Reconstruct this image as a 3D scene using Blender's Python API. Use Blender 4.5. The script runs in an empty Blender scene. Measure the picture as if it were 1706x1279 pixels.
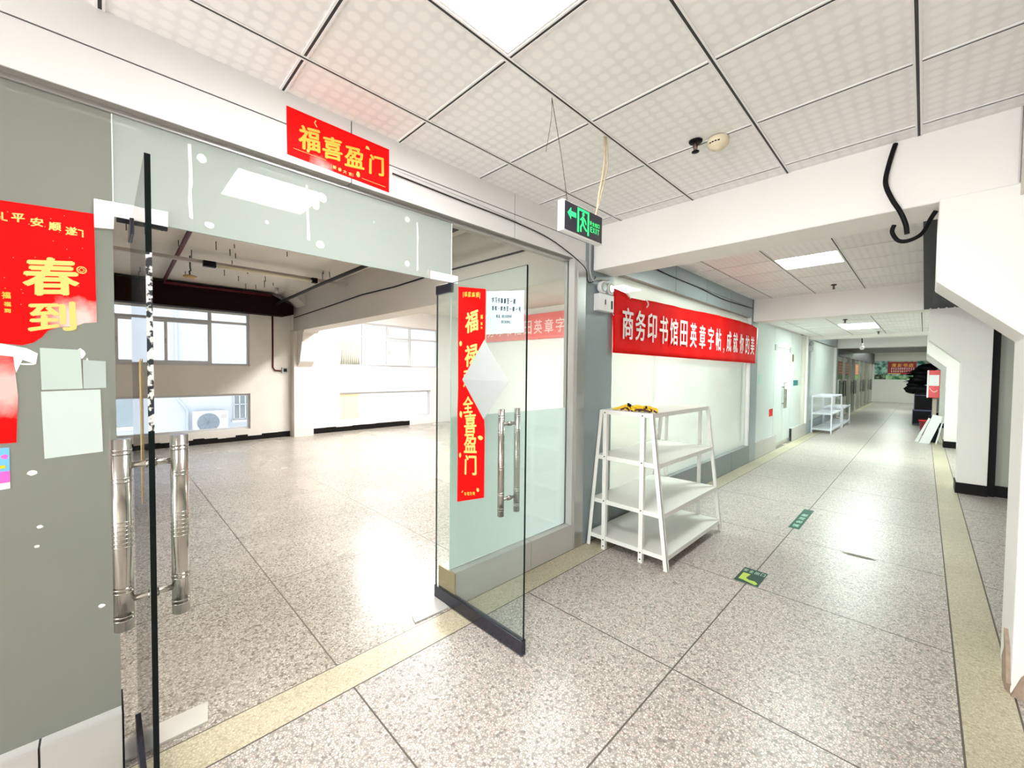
import bpy, bmesh, math, random
from mathutils import Vector, Matrix, Euler
random.seed(7)
sc = bpy.context.scene
COL = sc.collection
R = math.radians

# ------------------------------------------------------------------ camera
cam_d = bpy.data.cameras.new('camera')
cam = bpy.data.objects.new('camera', cam_d)
COL.objects.link(cam)
cam_d.sensor_fit = 'HORIZONTAL'
cam_d.sensor_width = 36.0
cam_d.lens = 36.0 * 682.66 / 1706.0
cam_d.clip_start = 0.02
cam_d.clip_end = 200
YAW, PITCH, ROLL = .7881, -.0293, .0102
cy, sy, cp, sp = math.cos(YAW), math.sin(YAW), math.cos(PITCH), math.sin(PITCH)
fw = Vector((-sy * cp, cy * cp, sp))
rt = Vector((cy, sy, 0))
up = rt.cross(fw)
cr, sr = math.cos(ROLL), math.sin(ROLL)
rt2, up2 = cr * rt + sr * up, -sr * rt + cr * up
M = Matrix(((rt2.x, up2.x, -fw.x, 0), (rt2.y, up2.y, -fw.y, 0), (rt2.z, up2.z, -fw.z, 1.55), (0, 0, 0, 1)))
cam.matrix_world = M
sc.camera = cam

# ------------------------------------------------------------------ world, exposure
sc.view_settings.view_transform = 'Standard'
sc.view_settings.look = 'None'
sc.view_settings.gamma = 1.0
sc.view_settings.use_curve_mapping = False
sc.view_settings.exposure = 1.58
world = bpy.data.worlds.new('sky')
sc.world = world
world.use_nodes = True
wn = world.node_tree.nodes
wn['Background'].inputs[0].default_value = (0.90, 0.95, 1.0, 1)
wn['Background'].inputs[1].default_value = 0.85
LED = 22.0          # radiance of the ceiling panels
ROOM_FILL = 34.0     # added fill lights inside the shops, out of view

# area light added behind the camera, standing in for daylight from an unseen entrance
ent = bpy.data.lights.new('rear_fill_light', 'AREA')
ent.shape = 'RECTANGLE'; ent.size = 2.1; ent.size_y = 2.3
ent.energy = 88.0
ent.color = (.97, .98, 1.0)
ent_o = bpy.data.objects.new('rear_fill_light', ent)
COL.objects.link(ent_o)
ent_o.location = (-.9, -6.0, 1.25)
ent_o.rotation_euler = (R(94), 0, 0)

# ------------------------------------------------------------------ materials
def new_mat(name):
    m = bpy.data.materials.new(name)
    m.use_nodes = True
    return m, m.node_tree.nodes, m.node_tree.links, m.node_tree.nodes['Principled BSDF']

def mat(name, col, rough=.5, metal=0., spec=.5, coat=0., noise=0., nscale=6., bump=0.):
    m, n, l, b = new_mat(name)
    b.inputs['Base Color'].default_value = (*col, 1)
    b.inputs['Roughness'].default_value = rough
    b.inputs['Metallic'].default_value = metal
    b.inputs['Specular IOR Level'].default_value = spec
    b.inputs['Coat Weight'].default_value = coat
    b.inputs['Coat Roughness'].default_value = .05
    if noise or bump:
        t = n.new('ShaderNodeTexCoord')
        x = n.new('ShaderNodeTexNoise')
        x.inputs['Scale'].default_value = nscale
        x.inputs['Detail'].default_value = 6
        l.new(t.outputs['Object'], x.inputs['Vector'])
        if noise:
            mx = n.new('ShaderNodeMix'); mx.data_type = 'RGBA'
            mx.inputs[6].default_value = (*[c * (1 - noise) for c in col], 1)
            mx.inputs[7].default_value = (*[min(1, c * (1 + noise * .5)) for c in col], 1)
            l.new(x.outputs[0], mx.inputs[0])
            l.new(mx.outputs[2], b.inputs['Base Color'])
        if bump:
            bp = n.new('ShaderNodeBump'); bp.inputs['Strength'].default_value = bump
            bp.inputs['Distance'].default_value = .01
            l.new(x.outputs[0], bp.inputs['Height'])
            l.new(bp.outputs[0], b.inputs['Normal'])
    return m

def speckle(name, c0, c1, scale, lo=.47, hi=.53):
    m, n, l, b = new_mat(name)
    t = n.new('ShaderNodeTexCoord')
    x = n.new('ShaderNodeTexNoise'); x.inputs['Scale'].default_value = scale; x.inputs['Detail'].default_value = 3
    l.new(t.outputs['Object'], x.inputs['Vector'])
    r = n.new('ShaderNodeMapRange'); r.inputs[1].default_value = lo; r.inputs[2].default_value = hi
    l.new(x.outputs[0], r.inputs[0])
    mx = n.new('ShaderNodeMix'); mx.data_type = 'RGBA'
    mx.inputs[6].default_value = (*c0, 1); mx.inputs[7].default_value = (*c1, 1)
    l.new(r.outputs[0], mx.inputs[0]); l.new(mx.outputs[2], b.inputs['Base Color'])
    b.inputs['Roughness'].default_value = .7
    return m

def emis(name, col, s):
    m, n, l, b = new_mat(name)
    b.inputs['Base Color'].default_value = (*[c * .5 for c in col], 1)
    b.inputs['Emission Color'].default_value = (*col, 1)
    b.inputs['Emission Strength'].default_value = s
    return m

def terrazzo(name, cols, gap, scale=88., rough=.22, stain=.25, speck=True):
    m, n, l, b = new_mat(name)
    t = n.new('ShaderNodeTexCoord')
    v = n.new('ShaderNodeTexVoronoi'); v.feature = 'F1'; v.inputs['Scale'].default_value = scale
    e = n.new('ShaderNodeTexVoronoi'); e.feature = 'DISTANCE_TO_EDGE'; e.inputs['Scale'].default_value = scale
    for q in (v, e):
        l.new(t.outputs['Object'], q.inputs['Vector'])
    sep = n.new('ShaderNodeSeparateColor')
    l.new(v.outputs['Color'], sep.inputs[0])
    r = n.new('ShaderNodeValToRGB')
    while len(r.color_ramp.elements) < len(cols):
        r.color_ramp.elements.new(.5)
    acc = 0
    for i, (w, c) in enumerate(cols):
        r.color_ramp.elements[i].position = acc
        r.color_ramp.elements[i].color = (*c, 1)
        acc += w
    r.color_ramp.interpolation = 'CONSTANT'
    l.new(sep.outputs[0], r.inputs[0])
    ed = n.new('ShaderNodeMapRange'); ed.inputs[1].default_value = .03; ed.inputs[2].default_value = .15
    l.new(e.outputs['Distance'], ed.inputs[0])
    mx = n.new('ShaderNodeMix'); mx.data_type = 'RGBA'
    mx.inputs[6].default_value = (*gap, 1)
    l.new(ed.outputs[0], mx.inputs[0]); l.new(r.outputs[0], mx.inputs[7])
    x = n.new('ShaderNodeTexNoise'); x.inputs['Scale'].default_value = .9; x.inputs['Detail'].default_value = 7
    x.inputs['Roughness'].default_value = .5
    l.new(t.outputs['Object'], x.inputs['Vector'])
    mr = n.new('ShaderNodeMapRange'); mr.inputs[1].default_value = .35; mr.inputs[2].default_value = .7
    mr.inputs[3].default_value = 1 - stain; mr.inputs[4].default_value = 1.05
    l.new(x.outputs[0], mr.inputs[0])
    ml = n.new('ShaderNodeMix'); ml.data_type = 'RGBA'; ml.blend_type = 'MULTIPLY'; ml.inputs[0].default_value = 1
    l.new(mx.outputs[2], ml.inputs[6]); l.new(mr.outputs[0], ml.inputs[7])
    l.new(ml.outputs[2], b.inputs['Base Color'])
    rr = n.new('ShaderNodeMapRange'); rr.inputs[3].default_value = rough; rr.inputs[4].default_value = rough + .16
    l.new(x.outputs[0], rr.inputs[0]); l.new(rr.outputs[0], b.inputs['Roughness'])
    b.inputs['Specular IOR Level'].default_value = .5
    return m

M_TERR = terrazzo('terrazzo', [(.36, (.63, .565, .52)), (.22, (.71, .65, .61)), (.14, (.50, .47, .43)), (.10, (.60, .46, .42)), (.12, (.36, .32, .29)), (.06, (.23, .19, .17))], (.28, .25, .225), rough=.27, stain=.12)
M_TERR_ROOM = terrazzo('terrazzo_shop', [(.36, (.53, .485, .42)), (.24, (.61, .565, .50)), (.16, (.43, .39, .335)), (.14, (.33, .29, .245)), (.10, (.20, .17, .145))], (.30, .26, .22), rough=.18, stain=.14)
M_STRIP = terrazzo('terrazzo_yellow', [(.4, (.59, .54, .39)), (.3, (.64, .59, .45)), (.2, (.53, .47, .33)), (.1, (.42, .36, .24))], (.46, .40, .28), scale=95, rough=.28, stain=.22)
M_JOINT = mat('joint_strip', (.09, .075, .06), .6)
M_WHITE = mat('white_paint', (.87, .845, .81), .55, noise=.05, nscale=2.5)
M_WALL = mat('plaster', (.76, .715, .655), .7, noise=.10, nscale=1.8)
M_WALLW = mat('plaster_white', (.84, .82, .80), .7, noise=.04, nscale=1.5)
M_COLUMN = mat('pillar_paint', (.87, .855, .815), .5, noise=.06, nscale=2.2)
M_SLAB = mat('slab_paint', (.66, .62, .565), .8, noise=.12, nscale=1.2)
M_CLAD = mat('aluminium_cladding', (.76, .755, .745), .38, spec=.5, noise=.03)
M_CLADG = mat('grey_cladding', (.50, .49, .47), .4, noise=.05)
M_CLADB = mat('slate_cladding', (.30, .36, .38), .32)
M_SOFFIT = mat('fascia_soffit', (.26, .25, .22), .45)  # fascia underside made darker in colour to offset bounced light
M_SEAM = mat('seam', (.03, .03, .03), .6)
M_STEEL = mat('brushed_steel', (.44, .42, .385), .18, metal=1.)
M_STEELS = mat('satin_steel', (.55, .55, .54), .35, metal=.9)
M_BLACK = mat('black', (.004, .004, .006), .5, spec=.15)
M_BLACKG = mat('black_gloss', (.015, .015, .025), .2)
M_TBAR = mat('ceiling_bar', (.84, .83, .82), .4)
M_GREY = mat('grey_plastic', (.42, .42, .41), .5)
M_WPLAST = mat('white_plastic', (.80, .80, .80), .4)
M_CREAM = mat('cream_plastic', (.74, .66, .47), .5)
M_PAPER = mat('paper', (.80, .82, .80), .8)
M_RED = mat('red_paper', (.84, .002, .002), .6, spec=.12, noise=.04, nscale=4)
M_REDCL = mat('red_cloth', (.84, .004, .004), .7, spec=.1, noise=.05, nscale=3)
M_GOLD = mat('gold_print', (.66, .50, .07), .6, spec=.2)
M_GOLDP = mat('pale_gold_print', (.68, .56, .17), .6, spec=.2)
M_PRINT = mat('white_print', (.90, .80, .80), .6)
M_INK = mat('ink', (.02, .03, .05), .7)
M_BROWN = mat('dark_brown_paint', (.012, .0025, .002), .7, spec=.1)
M_REDPIPE = mat('red_pipe_paint', (.085, .006, .009), .5, spec=.2)
M_DARKPIPE = mat('dark_pipe', (.03, .026, .022), .5, spec=.2)
M_RACK = mat('white_powder_coat', (.80, .795, .76), .4)
M_RACKB = mat('pale_powder_coat', (.72, .75, .82), .4)
M_GREEN = mat('green_sticker', (.006, .055, .033), .5, spec=.25)
M_LIME = mat('lime_print', (.45, .60, .06), .5)
M_TEAL = mat('teal_sticker', (.02, .17, .16), .5)
M_REDGLOSS = mat('red_gloss', (.62, .01, .012), .25)
M_REDDULL = mat('dull_red', (.22, .012, .015), .5)
M_YELLOW = mat('yellow_web', (.85, .55, .01), .5)
M_NAVY = mat('navy_edge', (.10, .11, .22), .5)
M_FRAMEW = mat('window_frame', (.60, .60, .60), .4)
M_OUT = mat('outside_render', (.68, .71, .76), .8, noise=.04)
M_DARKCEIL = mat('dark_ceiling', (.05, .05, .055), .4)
M_BASEBD = mat('black_skirting', (.007, .006, .006), .5, spec=.15)
M_BULB = mat('bulb_glass', (.85, .85, .85), .2)
M_LED = emis('led_panel', (1.0, .99, .97), LED)
M_LEDE = emis('led_dim_fill', (1.0, .98, .95), ROOM_FILL * .30)  # dim glow of added fill lights over the entrance and third bay
M_LEDG = emis('led_cool', (.85, 1.0, .92), LED)
M_LEDR = emis('led_shop_fill', (1.0, .98, .95), ROOM_FILL)
M_LEDB = emis('led_bright_fill', (1.0, .99, .97), ROOM_FILL * 1.55)  # strong glow of the fill lights added behind the shop beam
M_LEDW = emis('led_far_fill', (.88, 1.0, .93), LED * .55)  # weaker glow of the ceiling panels added down the far corridor
M_EXITG = emis('exit_green', (.03, 1.0, .22), .38)

def ceiling_mat():
    m, n, l, b = new_mat('ceiling_tile')
    t = n.new('ShaderNodeTexCoord')
    mp = n.new('ShaderNodeMapping'); mp.inputs['Scale'].default_value = (16.5, 16.5, 16.5)
    l.new(t.outputs['Object'], mp.inputs['Vector'])
    v = n.new('ShaderNodeTexVoronoi'); v.inputs['Scale'].default_value = 1.0; v.inputs['Randomness'].default_value = 0.0
    l.new(mp.outputs[0], v.inputs['Vector'])
    w = n.new('ShaderNodeTexNoise'); w.inputs['Scale'].default_value = 9
    l.new(t.outputs['Object'], w.inputs['Vector'])
    mr = n.new('ShaderNodeMapRange'); mr.inputs[1].default_value = .28; mr.inputs[2].default_value = .5
    mr.interpolation_type = 'SMOOTHSTEP'
    l.new(v.outputs['Distance'], mr.inputs[0])
    mm = n.new('ShaderNodeMath'); mm.operation = 'MULTIPLY'
    l.new(mr.outputs[0], mm.inputs[0]); l.new(w.outputs[0], mm.inputs[1])
    mx = n.new('ShaderNodeMix'); mx.data_type = 'RGBA'
    mx.inputs[6].default_value = (.90, .885, .875, 1); mx.inputs[7].default_value = (.75, .735, .73, 1)
    l.new(mm.outputs[0], mx.inputs[0]); l.new(mx.outputs[2], b.inputs['Base Color'])
    b.inputs['Roughness'].default_value = .45
    return m
M_TILE = ceiling_mat()

def glass_mat(name, tint, refl=1.0, haze=0.0, hazecol=(.8, .85, .82)):
    m, n, l, b = new_mat(name)
    n.remove(b)
    out = n['Material Output']
    tr = n.new('ShaderNodeBsdfTransparent'); tr.inputs[0].default_value = (*tint, 1)
    gl = n.new('ShaderNodeBsdfGlossy'); gl.inputs['Roughness'].default_value = .01
    # Schlick reflectance from the facing angle, the same on both faces of the sheet
    ge = n.new('ShaderNodeNewGeometry')
    dt = n.new('ShaderNodeVectorMath'); dt.operation = 'DOT_PRODUCT'
    l.new(ge.outputs['Normal'], dt.inputs[0]); l.new(ge.outputs['Incoming'], dt.inputs[1])
    ab = n.new('ShaderNodeMath'); ab.operation = 'ABSOLUTE'; l.new(dt.outputs['Value'], ab.inputs[0])
    om = n.new('ShaderNodeMath'); om.operation = 'SUBTRACT'; om.inputs[0].default_value = 1; om.use_clamp = True
    l.new(ab.outputs[0], om.inputs[1])
    pw = n.new('ShaderNodeMath'); pw.operation = 'POWER'; pw.inputs[1].default_value = 5
    l.new(om.outputs[0], pw.inputs[0])
    ml = n.new('ShaderNodeMath'); ml.operation = 'MULTIPLY_ADD'; ml.inputs[1].default_value = .96 * refl; ml.inputs[2].default_value = .04 * refl
    ml.use_clamp = True
    l.new(pw.outputs[0], ml.inputs[0])
    src = tr.outputs[0]
    if haze:
        df = n.new('ShaderNodeBsdfDiffuse'); df.inputs[0].default_value = (*hazecol, 1)
        tl = n.new('ShaderNodeBsdfTranslucent'); tl.inputs[0].default_value = (*hazecol, 1)
        a = n.new('ShaderNodeMixShader'); a.inputs[0].default_value = .5
        l.new(df.outputs[0], a.inputs[1]); l.new(tl.outputs[0], a.inputs[2])
        h = n.new('ShaderNodeMixShader'); h.inputs[0].default_value = haze
        l.new(src, h.inputs[1]); l.new(a.outputs[0], h.inputs[2])
        src = h.outputs[0]
    mx = n.new('ShaderNodeMixShader')
    l.new(ml.outputs[0], mx.inputs[0]); l.new(src, mx.inputs[1]); l.new(gl.outputs[0], mx.inputs[2])
    l.new(mx.outputs[0], out.inputs[0])
    return m
M_GLASS = glass_mat('clear_glass', (.955, .985, .97))
M_GLASSW = glass_mat('window_glass', (.97, .985, .99), .6)
M_GLASSD = glass_mat('door_glass', (.93, .975, .96), 1.0, .06)
M_GLASSB2 = glass_mat('shop_glass', (.93, .985, .965), .7, .42, (.70, .76, .72))
M_FILMW = glass_mat('white_film', (.9, .97, .95), .2, .88, (.86, .93, .93))
M_FILM = glass_mat('film_glass', (.75, .78, .74), 1.3, .93, (.37, .39, .345))
M_TRANSOM = glass_mat('transom_glass', (.8, .86, .83), 1.0, .90, (.56, .62, .59))
M_FROST = glass_mat('frosted_glass', (.9, .97, .94), .6, .85, (.84, .90, .88))
M_GEDGE = mat('glass_edge', (.002, .006, .006), .3, spec=.15)
M_GEDGEL = mat('glass_edge_light', (.45, .62, .56), .2)

def faded_red(name, cx, cz, rad, amt=.9):
    """red paper whose lower part has bleached in the sun (a stain with its own outline)"""
    m, n, l, b = new_mat(name)
    t = n.new('ShaderNodeTexCoord')
    mp = n.new('ShaderNodeMapping'); mp.inputs['Location'].default_value = (0, -cx, -cz)
    l.new(t.outputs['Object'], mp.inputs['Vector'])
    ln = n.new('ShaderNodeVectorMath'); ln.operation = 'LENGTH'
    l.new(mp.outputs[0], ln.inputs[0])
    x = n.new('ShaderNodeTexNoise'); x.inputs['Scale'].default_value = 14; x.inputs['Detail'].default_value = 5
    l.new(t.outputs['Object'], x.inputs['Vector'])
    a = n.new('ShaderNodeMath'); a.operation = 'MULTIPLY_ADD'; a.inputs[1].default_value = rad * 1.4; 
    l.new(x.outputs[0], a.inputs[0]); l.new(ln.outputs['Value'], a.inputs[2])
    mr = n.new('ShaderNodeMapRange'); mr.inputs[1].default_value = rad * 1.0; mr.inputs[2].default_value = rad * 1.75
    mr.inputs[3].default_value = amt; mr.inputs[4].default_value = 0
    l.new(a.outputs[0], mr.inputs[0])
    mx = n.new('ShaderNodeMix'); mx.data_type = 'RGBA'
    mx.inputs[6].default_value = (.84, .002, .002, 1); mx.inputs[7].default_value = (.85, .62, .58, 1)
    l.new(mr.outputs[0], mx.inputs[0]); l.new(mx.outputs[2], b.inputs['Base Color'])
    b.inputs['Roughness'].default_value = .6; b.inputs['Specular IOR Level'].default_value = .12
    return m

# ------------------------------------------------------------------ mesh helpers
class MB:
    def __init__(s):
        s.bm = bmesh.new(); s.mi = 0
    def _f(s, vs, smooth=False):
        try:
            f = s.bm.faces.new(vs)
        except ValueError:
            return None
        f.material_index = s.mi; f.smooth = smooth
        return f
    def box(s, x0, x1, y0, y1, z0, z1, mi=None):
        if mi is not None: s.mi = mi
        x0, x1 = sorted((x0, x1)); y0, y1 = sorted((y0, y1)); z0, z1 = sorted((z0, z1))
        v = [s.bm.verts.new(p) for p in ((x0, y0, z0), (x1, y0, z0), (x1, y1, z0), (x0, y1, z0), (x0, y0, z1), (x1, y0, z1), (x1, y1, z1), (x0, y1, z1))]
        for q in ((3, 2, 1, 0), (4, 5, 6, 7), (0, 1, 5, 4), (1, 2, 6, 5), (2, 3, 7, 6), (3, 0, 4, 7)):
            s._f([v[i] for i in q])
        return s
    def hexa(s, b, t, mi=None):
        """bottom quad b and top quad t (4 points each)"""
        if mi is not None: s.mi = mi
        v = [s.bm.verts.new(p) for p in list(b) + list(t)]
        for q in ((3, 2, 1, 0), (4, 5, 6, 7), (0, 1, 5, 4), (1, 2, 6, 5), (2, 3, 7, 6), (3, 0, 4, 7)):
            s._f([v[i] for i in q])
        return s
    def prism(s, poly, axis, a0, a1, mi=None):
        """extrude a 2-D outline: axis 'x' -> (y,z), 'y' -> (x,z), 'z' -> (x,y)"""
        if mi is not None: s.mi = mi
        def P(p, a):
            return {'x': (a, p[0], p[1]), 'y': (p[0], a, p[1]), 'z': (p[0], p[1], a)}[axis]
        A = [s.bm.verts.new(P(p, a0)) for p in poly]
        B = [s.bm.verts.new(P(p, a1)) for p in poly]
        s._f(list(reversed(A))); s._f(B)
        k = len(poly)
        for i in range(k):
            s._f([A[i], A[(i + 1) % k], B[(i + 1) % k], B[i]])
        return s
    def cyl(s, p0, p1, r, seg=16, r1=None, mi=None, caps=True):
        if mi is not None: s.mi = mi
        if r1 is None: r1 = r
        p0, p1 = Vector(p0), Vector(p1)
        d = (p1 - p0).normalized()
        a = d.orthogonal().normalized(); b = d.cross(a)
        A, B = [], []
        for i in range(seg):
            t = 2 * math.pi * i / seg
            o = math.cos(t) * a + math.sin(t) * b
            A.append(s.bm.verts.new(p0 + o * r)); B.append(s.bm.verts.new(p1 + o * r1))
        for i in range(seg):
            s._f([A[i], A[(i + 1) % seg], B[(i + 1) % seg], B[i]], True)
        if caps:
            s._f(list(reversed(A))); s._f(B)
        return s
    def lathe(s, c, prof, axis='z', seg=24, mi=None):
        """prof: list of (radius, height) along axis from point c"""
        if mi is not None: s.mi = mi
        rings = []
        for r, h in prof:
            ring = []
            for i in range(seg):
                t = 2 * math.pi * i / seg
                u, v = r * math.cos(t), r * math.sin(t)
                o = {'z': (u, v, h), 'x': (h, u, v), 'y': (u, h, v)}[axis]
                ring.append(s.bm.verts.new(Vector(c) + Vector(o)))
            rings.append(ring)
        for A, B in zip(rings, rings[1:]):
            for i in range(seg):
                s._f([A[i], A[(i + 1) % seg], B[(i + 1) % seg], B[i]], True)
        s._f(list(reversed(rings[0]))); s._f(rings[-1])
        return s
    def tube(s, pts, r, seg=8, sub=6, mi=None):
        if mi is not None: s.mi = mi
        P = [Vector(p) for p in pts]
        if sub > 1 and len(P) > 2:
            Q = []
            for i in range(len(P) - 1):
                p0 = P[max(i - 1, 0)]; p1 = P[i]; p2 = P[i + 1]; p3 = P[min(i + 2, len(P) - 1)]
                for k in range(sub):
                    t = k / sub
                    Q.append(.5 * ((2 * p1) + (-p0 + p2) * t + (2 * p0 - 5 * p1 + 4 * p2 - p3) * t * t + (-p0 + 3 * p1 - 3 * p2 + p3) * t ** 3))
            Q.append(P[-1]); P = Q
        rings = []
        a = None
        for i, p in enumerate(P):
            d = (P[min(i + 1, len(P) - 1)] - P[max(i - 1, 0)]).normalized()
            if a is None: a = d.orthogonal().normalized()
            else:
                a = (a - d * a.dot(d))
                a = a.normalized() if a.length > 1e-6 else d.orthogonal().normalized()
            b = d.cross(a)
            rings.append([s.bm.verts.new(p + r * (math.cos(2 * math.pi * k / seg) * a + math.sin(2 * math.pi * k / seg) * b)) for k in range(seg)])
        for A, B in zip(rings, rings[1:]):
            for i in range(seg):
                s._f([A[i], A[(i + 1) % seg], B[(i + 1) % seg], B[i]], True)
        s._f(list(reversed(rings[0]))); s._f(rings[-1])
        return s
    def ball(s, c, r, sc3=(1, 1, 1), seg=12, mi=None):
        if mi is not None: s.mi = mi
        mtx = Matrix.Translation(c) @ Matrix.Diagonal((r * sc3[0], r * sc3[1], r * sc3[2], 1))
        g = bmesh.ops.create_uvsphere(s.bm, u_segments=seg, v_segments=max(6, seg // 2), radius=1, matrix=mtx)
        for v in g['verts']:
            for f in v.link_faces:
                f.material_index = s.mi; f.smooth = True
        return s
    def build(s, name, mats, parent=None, origin=None, bevel=0.):
        bm = s.bm
        bmesh.ops.recalc_face_normals(bm, faces=bm.faces)
        if parent is not None:
            org = WORLD[parent.name]
        elif origin is not None:
            org = Vector(origin)
        else:
            xs = [v.co.x for v in bm.verts]; ys = [v.co.y for v in bm.verts]; zs = [v.co.z for v in bm.verts]
            org = Vector(((min(xs) + max(xs)) / 2, (min(ys) + max(ys)) / 2, min(zs)))
        bmesh.ops.translate(bm, verts=bm.verts, vec=-org)
        me = bpy.data.meshes.new(name)
        bm.to_mesh(me); bm.free()
        for m in (mats if isinstance(mats, (list, tuple)) else [mats]):
            me.materials.append(m)
        o = bpy.data.objects.new(name, me)
        COL.objects.link(o)
        if parent is not None:
            o.parent = parent
        else:
            o.location = org
        WORLD[o.name] = org
        if bevel:
            b = o.modifiers.new('edge', 'BEVEL'); b.width = bevel; b.segments = 2; b.limit_method = 'ANGLE'
        return o
WORLD = {}

def tag(o, label, cat, group=None, kind=None):
    if label: o['label'] = label
    if cat: o['category'] = cat
    if group: o['group'] = group
    if kind: o['kind'] = kind
    return o
def thing(name, label, cat, loc, group=None, kind=None):
    o = bpy.data.objects.new(name, None)
    o.empty_display_size = .1
    COL.objects.link(o)
    o.location = loc
    WORLD[o.name] = Vector(loc)
    return tag(o, label, cat, group, kind)
def struct(mb, name, mats, label=None, cat=None, bevel=0., origin=(0, 0, 0)):
    o = mb.build(name, mats, origin=origin, bevel=bevel)
    tag(o, label, cat, None, 'structure')
    return o

# ---- lettering: glyphs become mesh, each fitted in its own box on a plane
def glyph_verts(ch, bold=0.0, shear=0.0):
    key = (ch, bold, shear)
    if key in GC: return GC[key]
    cu = bpy.data.curves.new('glyph', 'FONT')
    cu.body = ch; cu.size = 1.0; cu.offset = bold; cu.shear = shear; cu.resolution_u = 3
    ob = bpy.data.objects.new('glyph', cu)
    COL.objects.link(ob)
    dg = bpy.context.evaluated_depsgraph_get()
    me = bpy.data.meshes.new_from_object(ob.evaluated_get(dg))
    vs = [v.co.copy() for v in me.vertices]; fs = [list(p.vertices) for p in me.polygons]
    bpy.data.objects.remove(ob); bpy.data.curves.remove(cu); bpy.data.meshes.remove(me)
    GC[key] = (vs, fs)
    return vs, fs
GC = {}
def lettering(name, items, frame, mtl, parent, bold=.02, shear=0., mirror=False, brush=0.):
    """items: (text, cx, cy, w, h) in the frame's own metres; frame = (origin, right, up); each text is fitted in w x h"""
    o, rx, uy = Vector(frame[0]), Vector(frame[1]), Vector(frame[2])
    nz = rx.cross(uy)
    bm = bmesh.new()
    for it in items:
        tx, cx, cyy, w, h = it[:5]
        rot = it[5] if len(it) > 5 else 0.
        vs, fs = glyph_verts(tx, 0.0, shear)
        if not vs: continue
        x0, x1 = min(v.x for v in vs), max(v.x for v in vs); y0, y1 = min(v.y for v in vs), max(v.y for v in vs)
        sx = w / max(x1 - x0, 1e-6); sy_ = h / max(y1 - y0, 1e-6)
        e = bold * max(h, .02)
        copies = [(0, 0)] if bold < .015 else [(-e, 0), (e, 0), (0, -e * .7), (0, e * .7), (-e * .6, e * .5), (e * .6, -e * .5)]
        w2, h2 = (w - 2 * e) / w, (h - 1.4 * e) / h
        for ci, (dx, dy) in enumerate(copies):
            nv = []
            for v in vs:
                a = (v.x - (x0 + x1) / 2) * sx * w2 + dx; b = (v.y - (y0 + y1) / 2) * sy_ * h2 + dy
                if brush:
                    # brush feel: rising strokes and a swelling towards the right foot
                    b += brush * a
                    a *= 1 + .35 * brush * (-b / h)
                if mirror: a = -a
                a, b = a * math.cos(rot) - b * math.sin(rot), a * math.sin(rot) + b * math.cos(rot)
                nv.append(bm.verts.new(o + rx * (cx + a) + uy * (cyy + b) + nz * (.0006 + .00002 * ci)))
            for f in fs:
                try: bm.faces.new([nv[i] for i in f])
                except ValueError: pass
    m = MB(); m.bm.free(); m.bm = bm
    # no normal recalculation needed for flat print, keep plain build
    return m.build(name, mtl, parent)

def flat_shapes(name, polys, frame, mtl, parent, thick=.0006):
    """thin printed shapes on a plane; polys are lists of (u,v)"""
    o, rx, uy = Vector(frame[0]), Vector(frame[1]), Vector(frame[2])
    nz = rx.cross(uy)
    m = MB()
    for poly in polys:
        A = [m.bm.verts.new(o + rx * p[0] + uy * p[1] + nz * .0001) for p in poly]
        B = [m.bm.verts.new(o + rx * p[0] + uy * p[1] + nz * (.0001 + thick)) for p in poly]
        m._f(list(reversed(A))); m._f(B)
        for i in range(len(poly)):
            m._f([A[i], A[(i + 1) % len(poly)], B[(i + 1) % len(poly)], B[i]])
    return m.build(name, mtl, parent)
def circ(cx, cyy, r, n=16, ry=None):
    return [(cx + r * math.cos(2 * math.pi * i / n), cyy + (ry or r) * math.sin(2 * math.pi * i / n)) for i in range(n)]
def blob(cx, cyy, r, ry=None, n=11, j=.35):
    return [(cx + r * (1 + j * (random.random() - .5)) * math.cos(2 * math.pi * i / n), cyy + (ry or r) * (1 + j * (random.random() - .5)) * math.sin(2 * math.pi * i / n)) for i in range(n)]
def bar(x0, y0, x1, y1, w):
    d = Vector((x1 - x0, y1 - y0)).normalized(); n = Vector((-d.y, d.x)) * w / 2
    return [(x0 + n.x, y0 + n.y), (x0 - n.x, y0 - n.y), (x1 - n.x, y1 - n.y), (x1 + n.x, y1 + n.y)]
FX = ((0, 1, 0), (0, 0, 1))      # plane facing +X : right = +Y
FY = ((1, 0, 0), (0, 0, 1))      # plane facing -Y : right = +X

# ------------------------------------------------------------------ key dimensions
PX = -2.14                # face of the shopfront cladding
GX = -2.20                # centre of the shopfront glass
CZ = 2.849                # corridor ceiling
BZ = 2.47                 # underside of the beams
RX = -10.4                # window wall of the shop
BAY = 4.91
def BY(n): return 3.14 + BAY * n
YEND = 32.8
SLAB = 3.24

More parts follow.
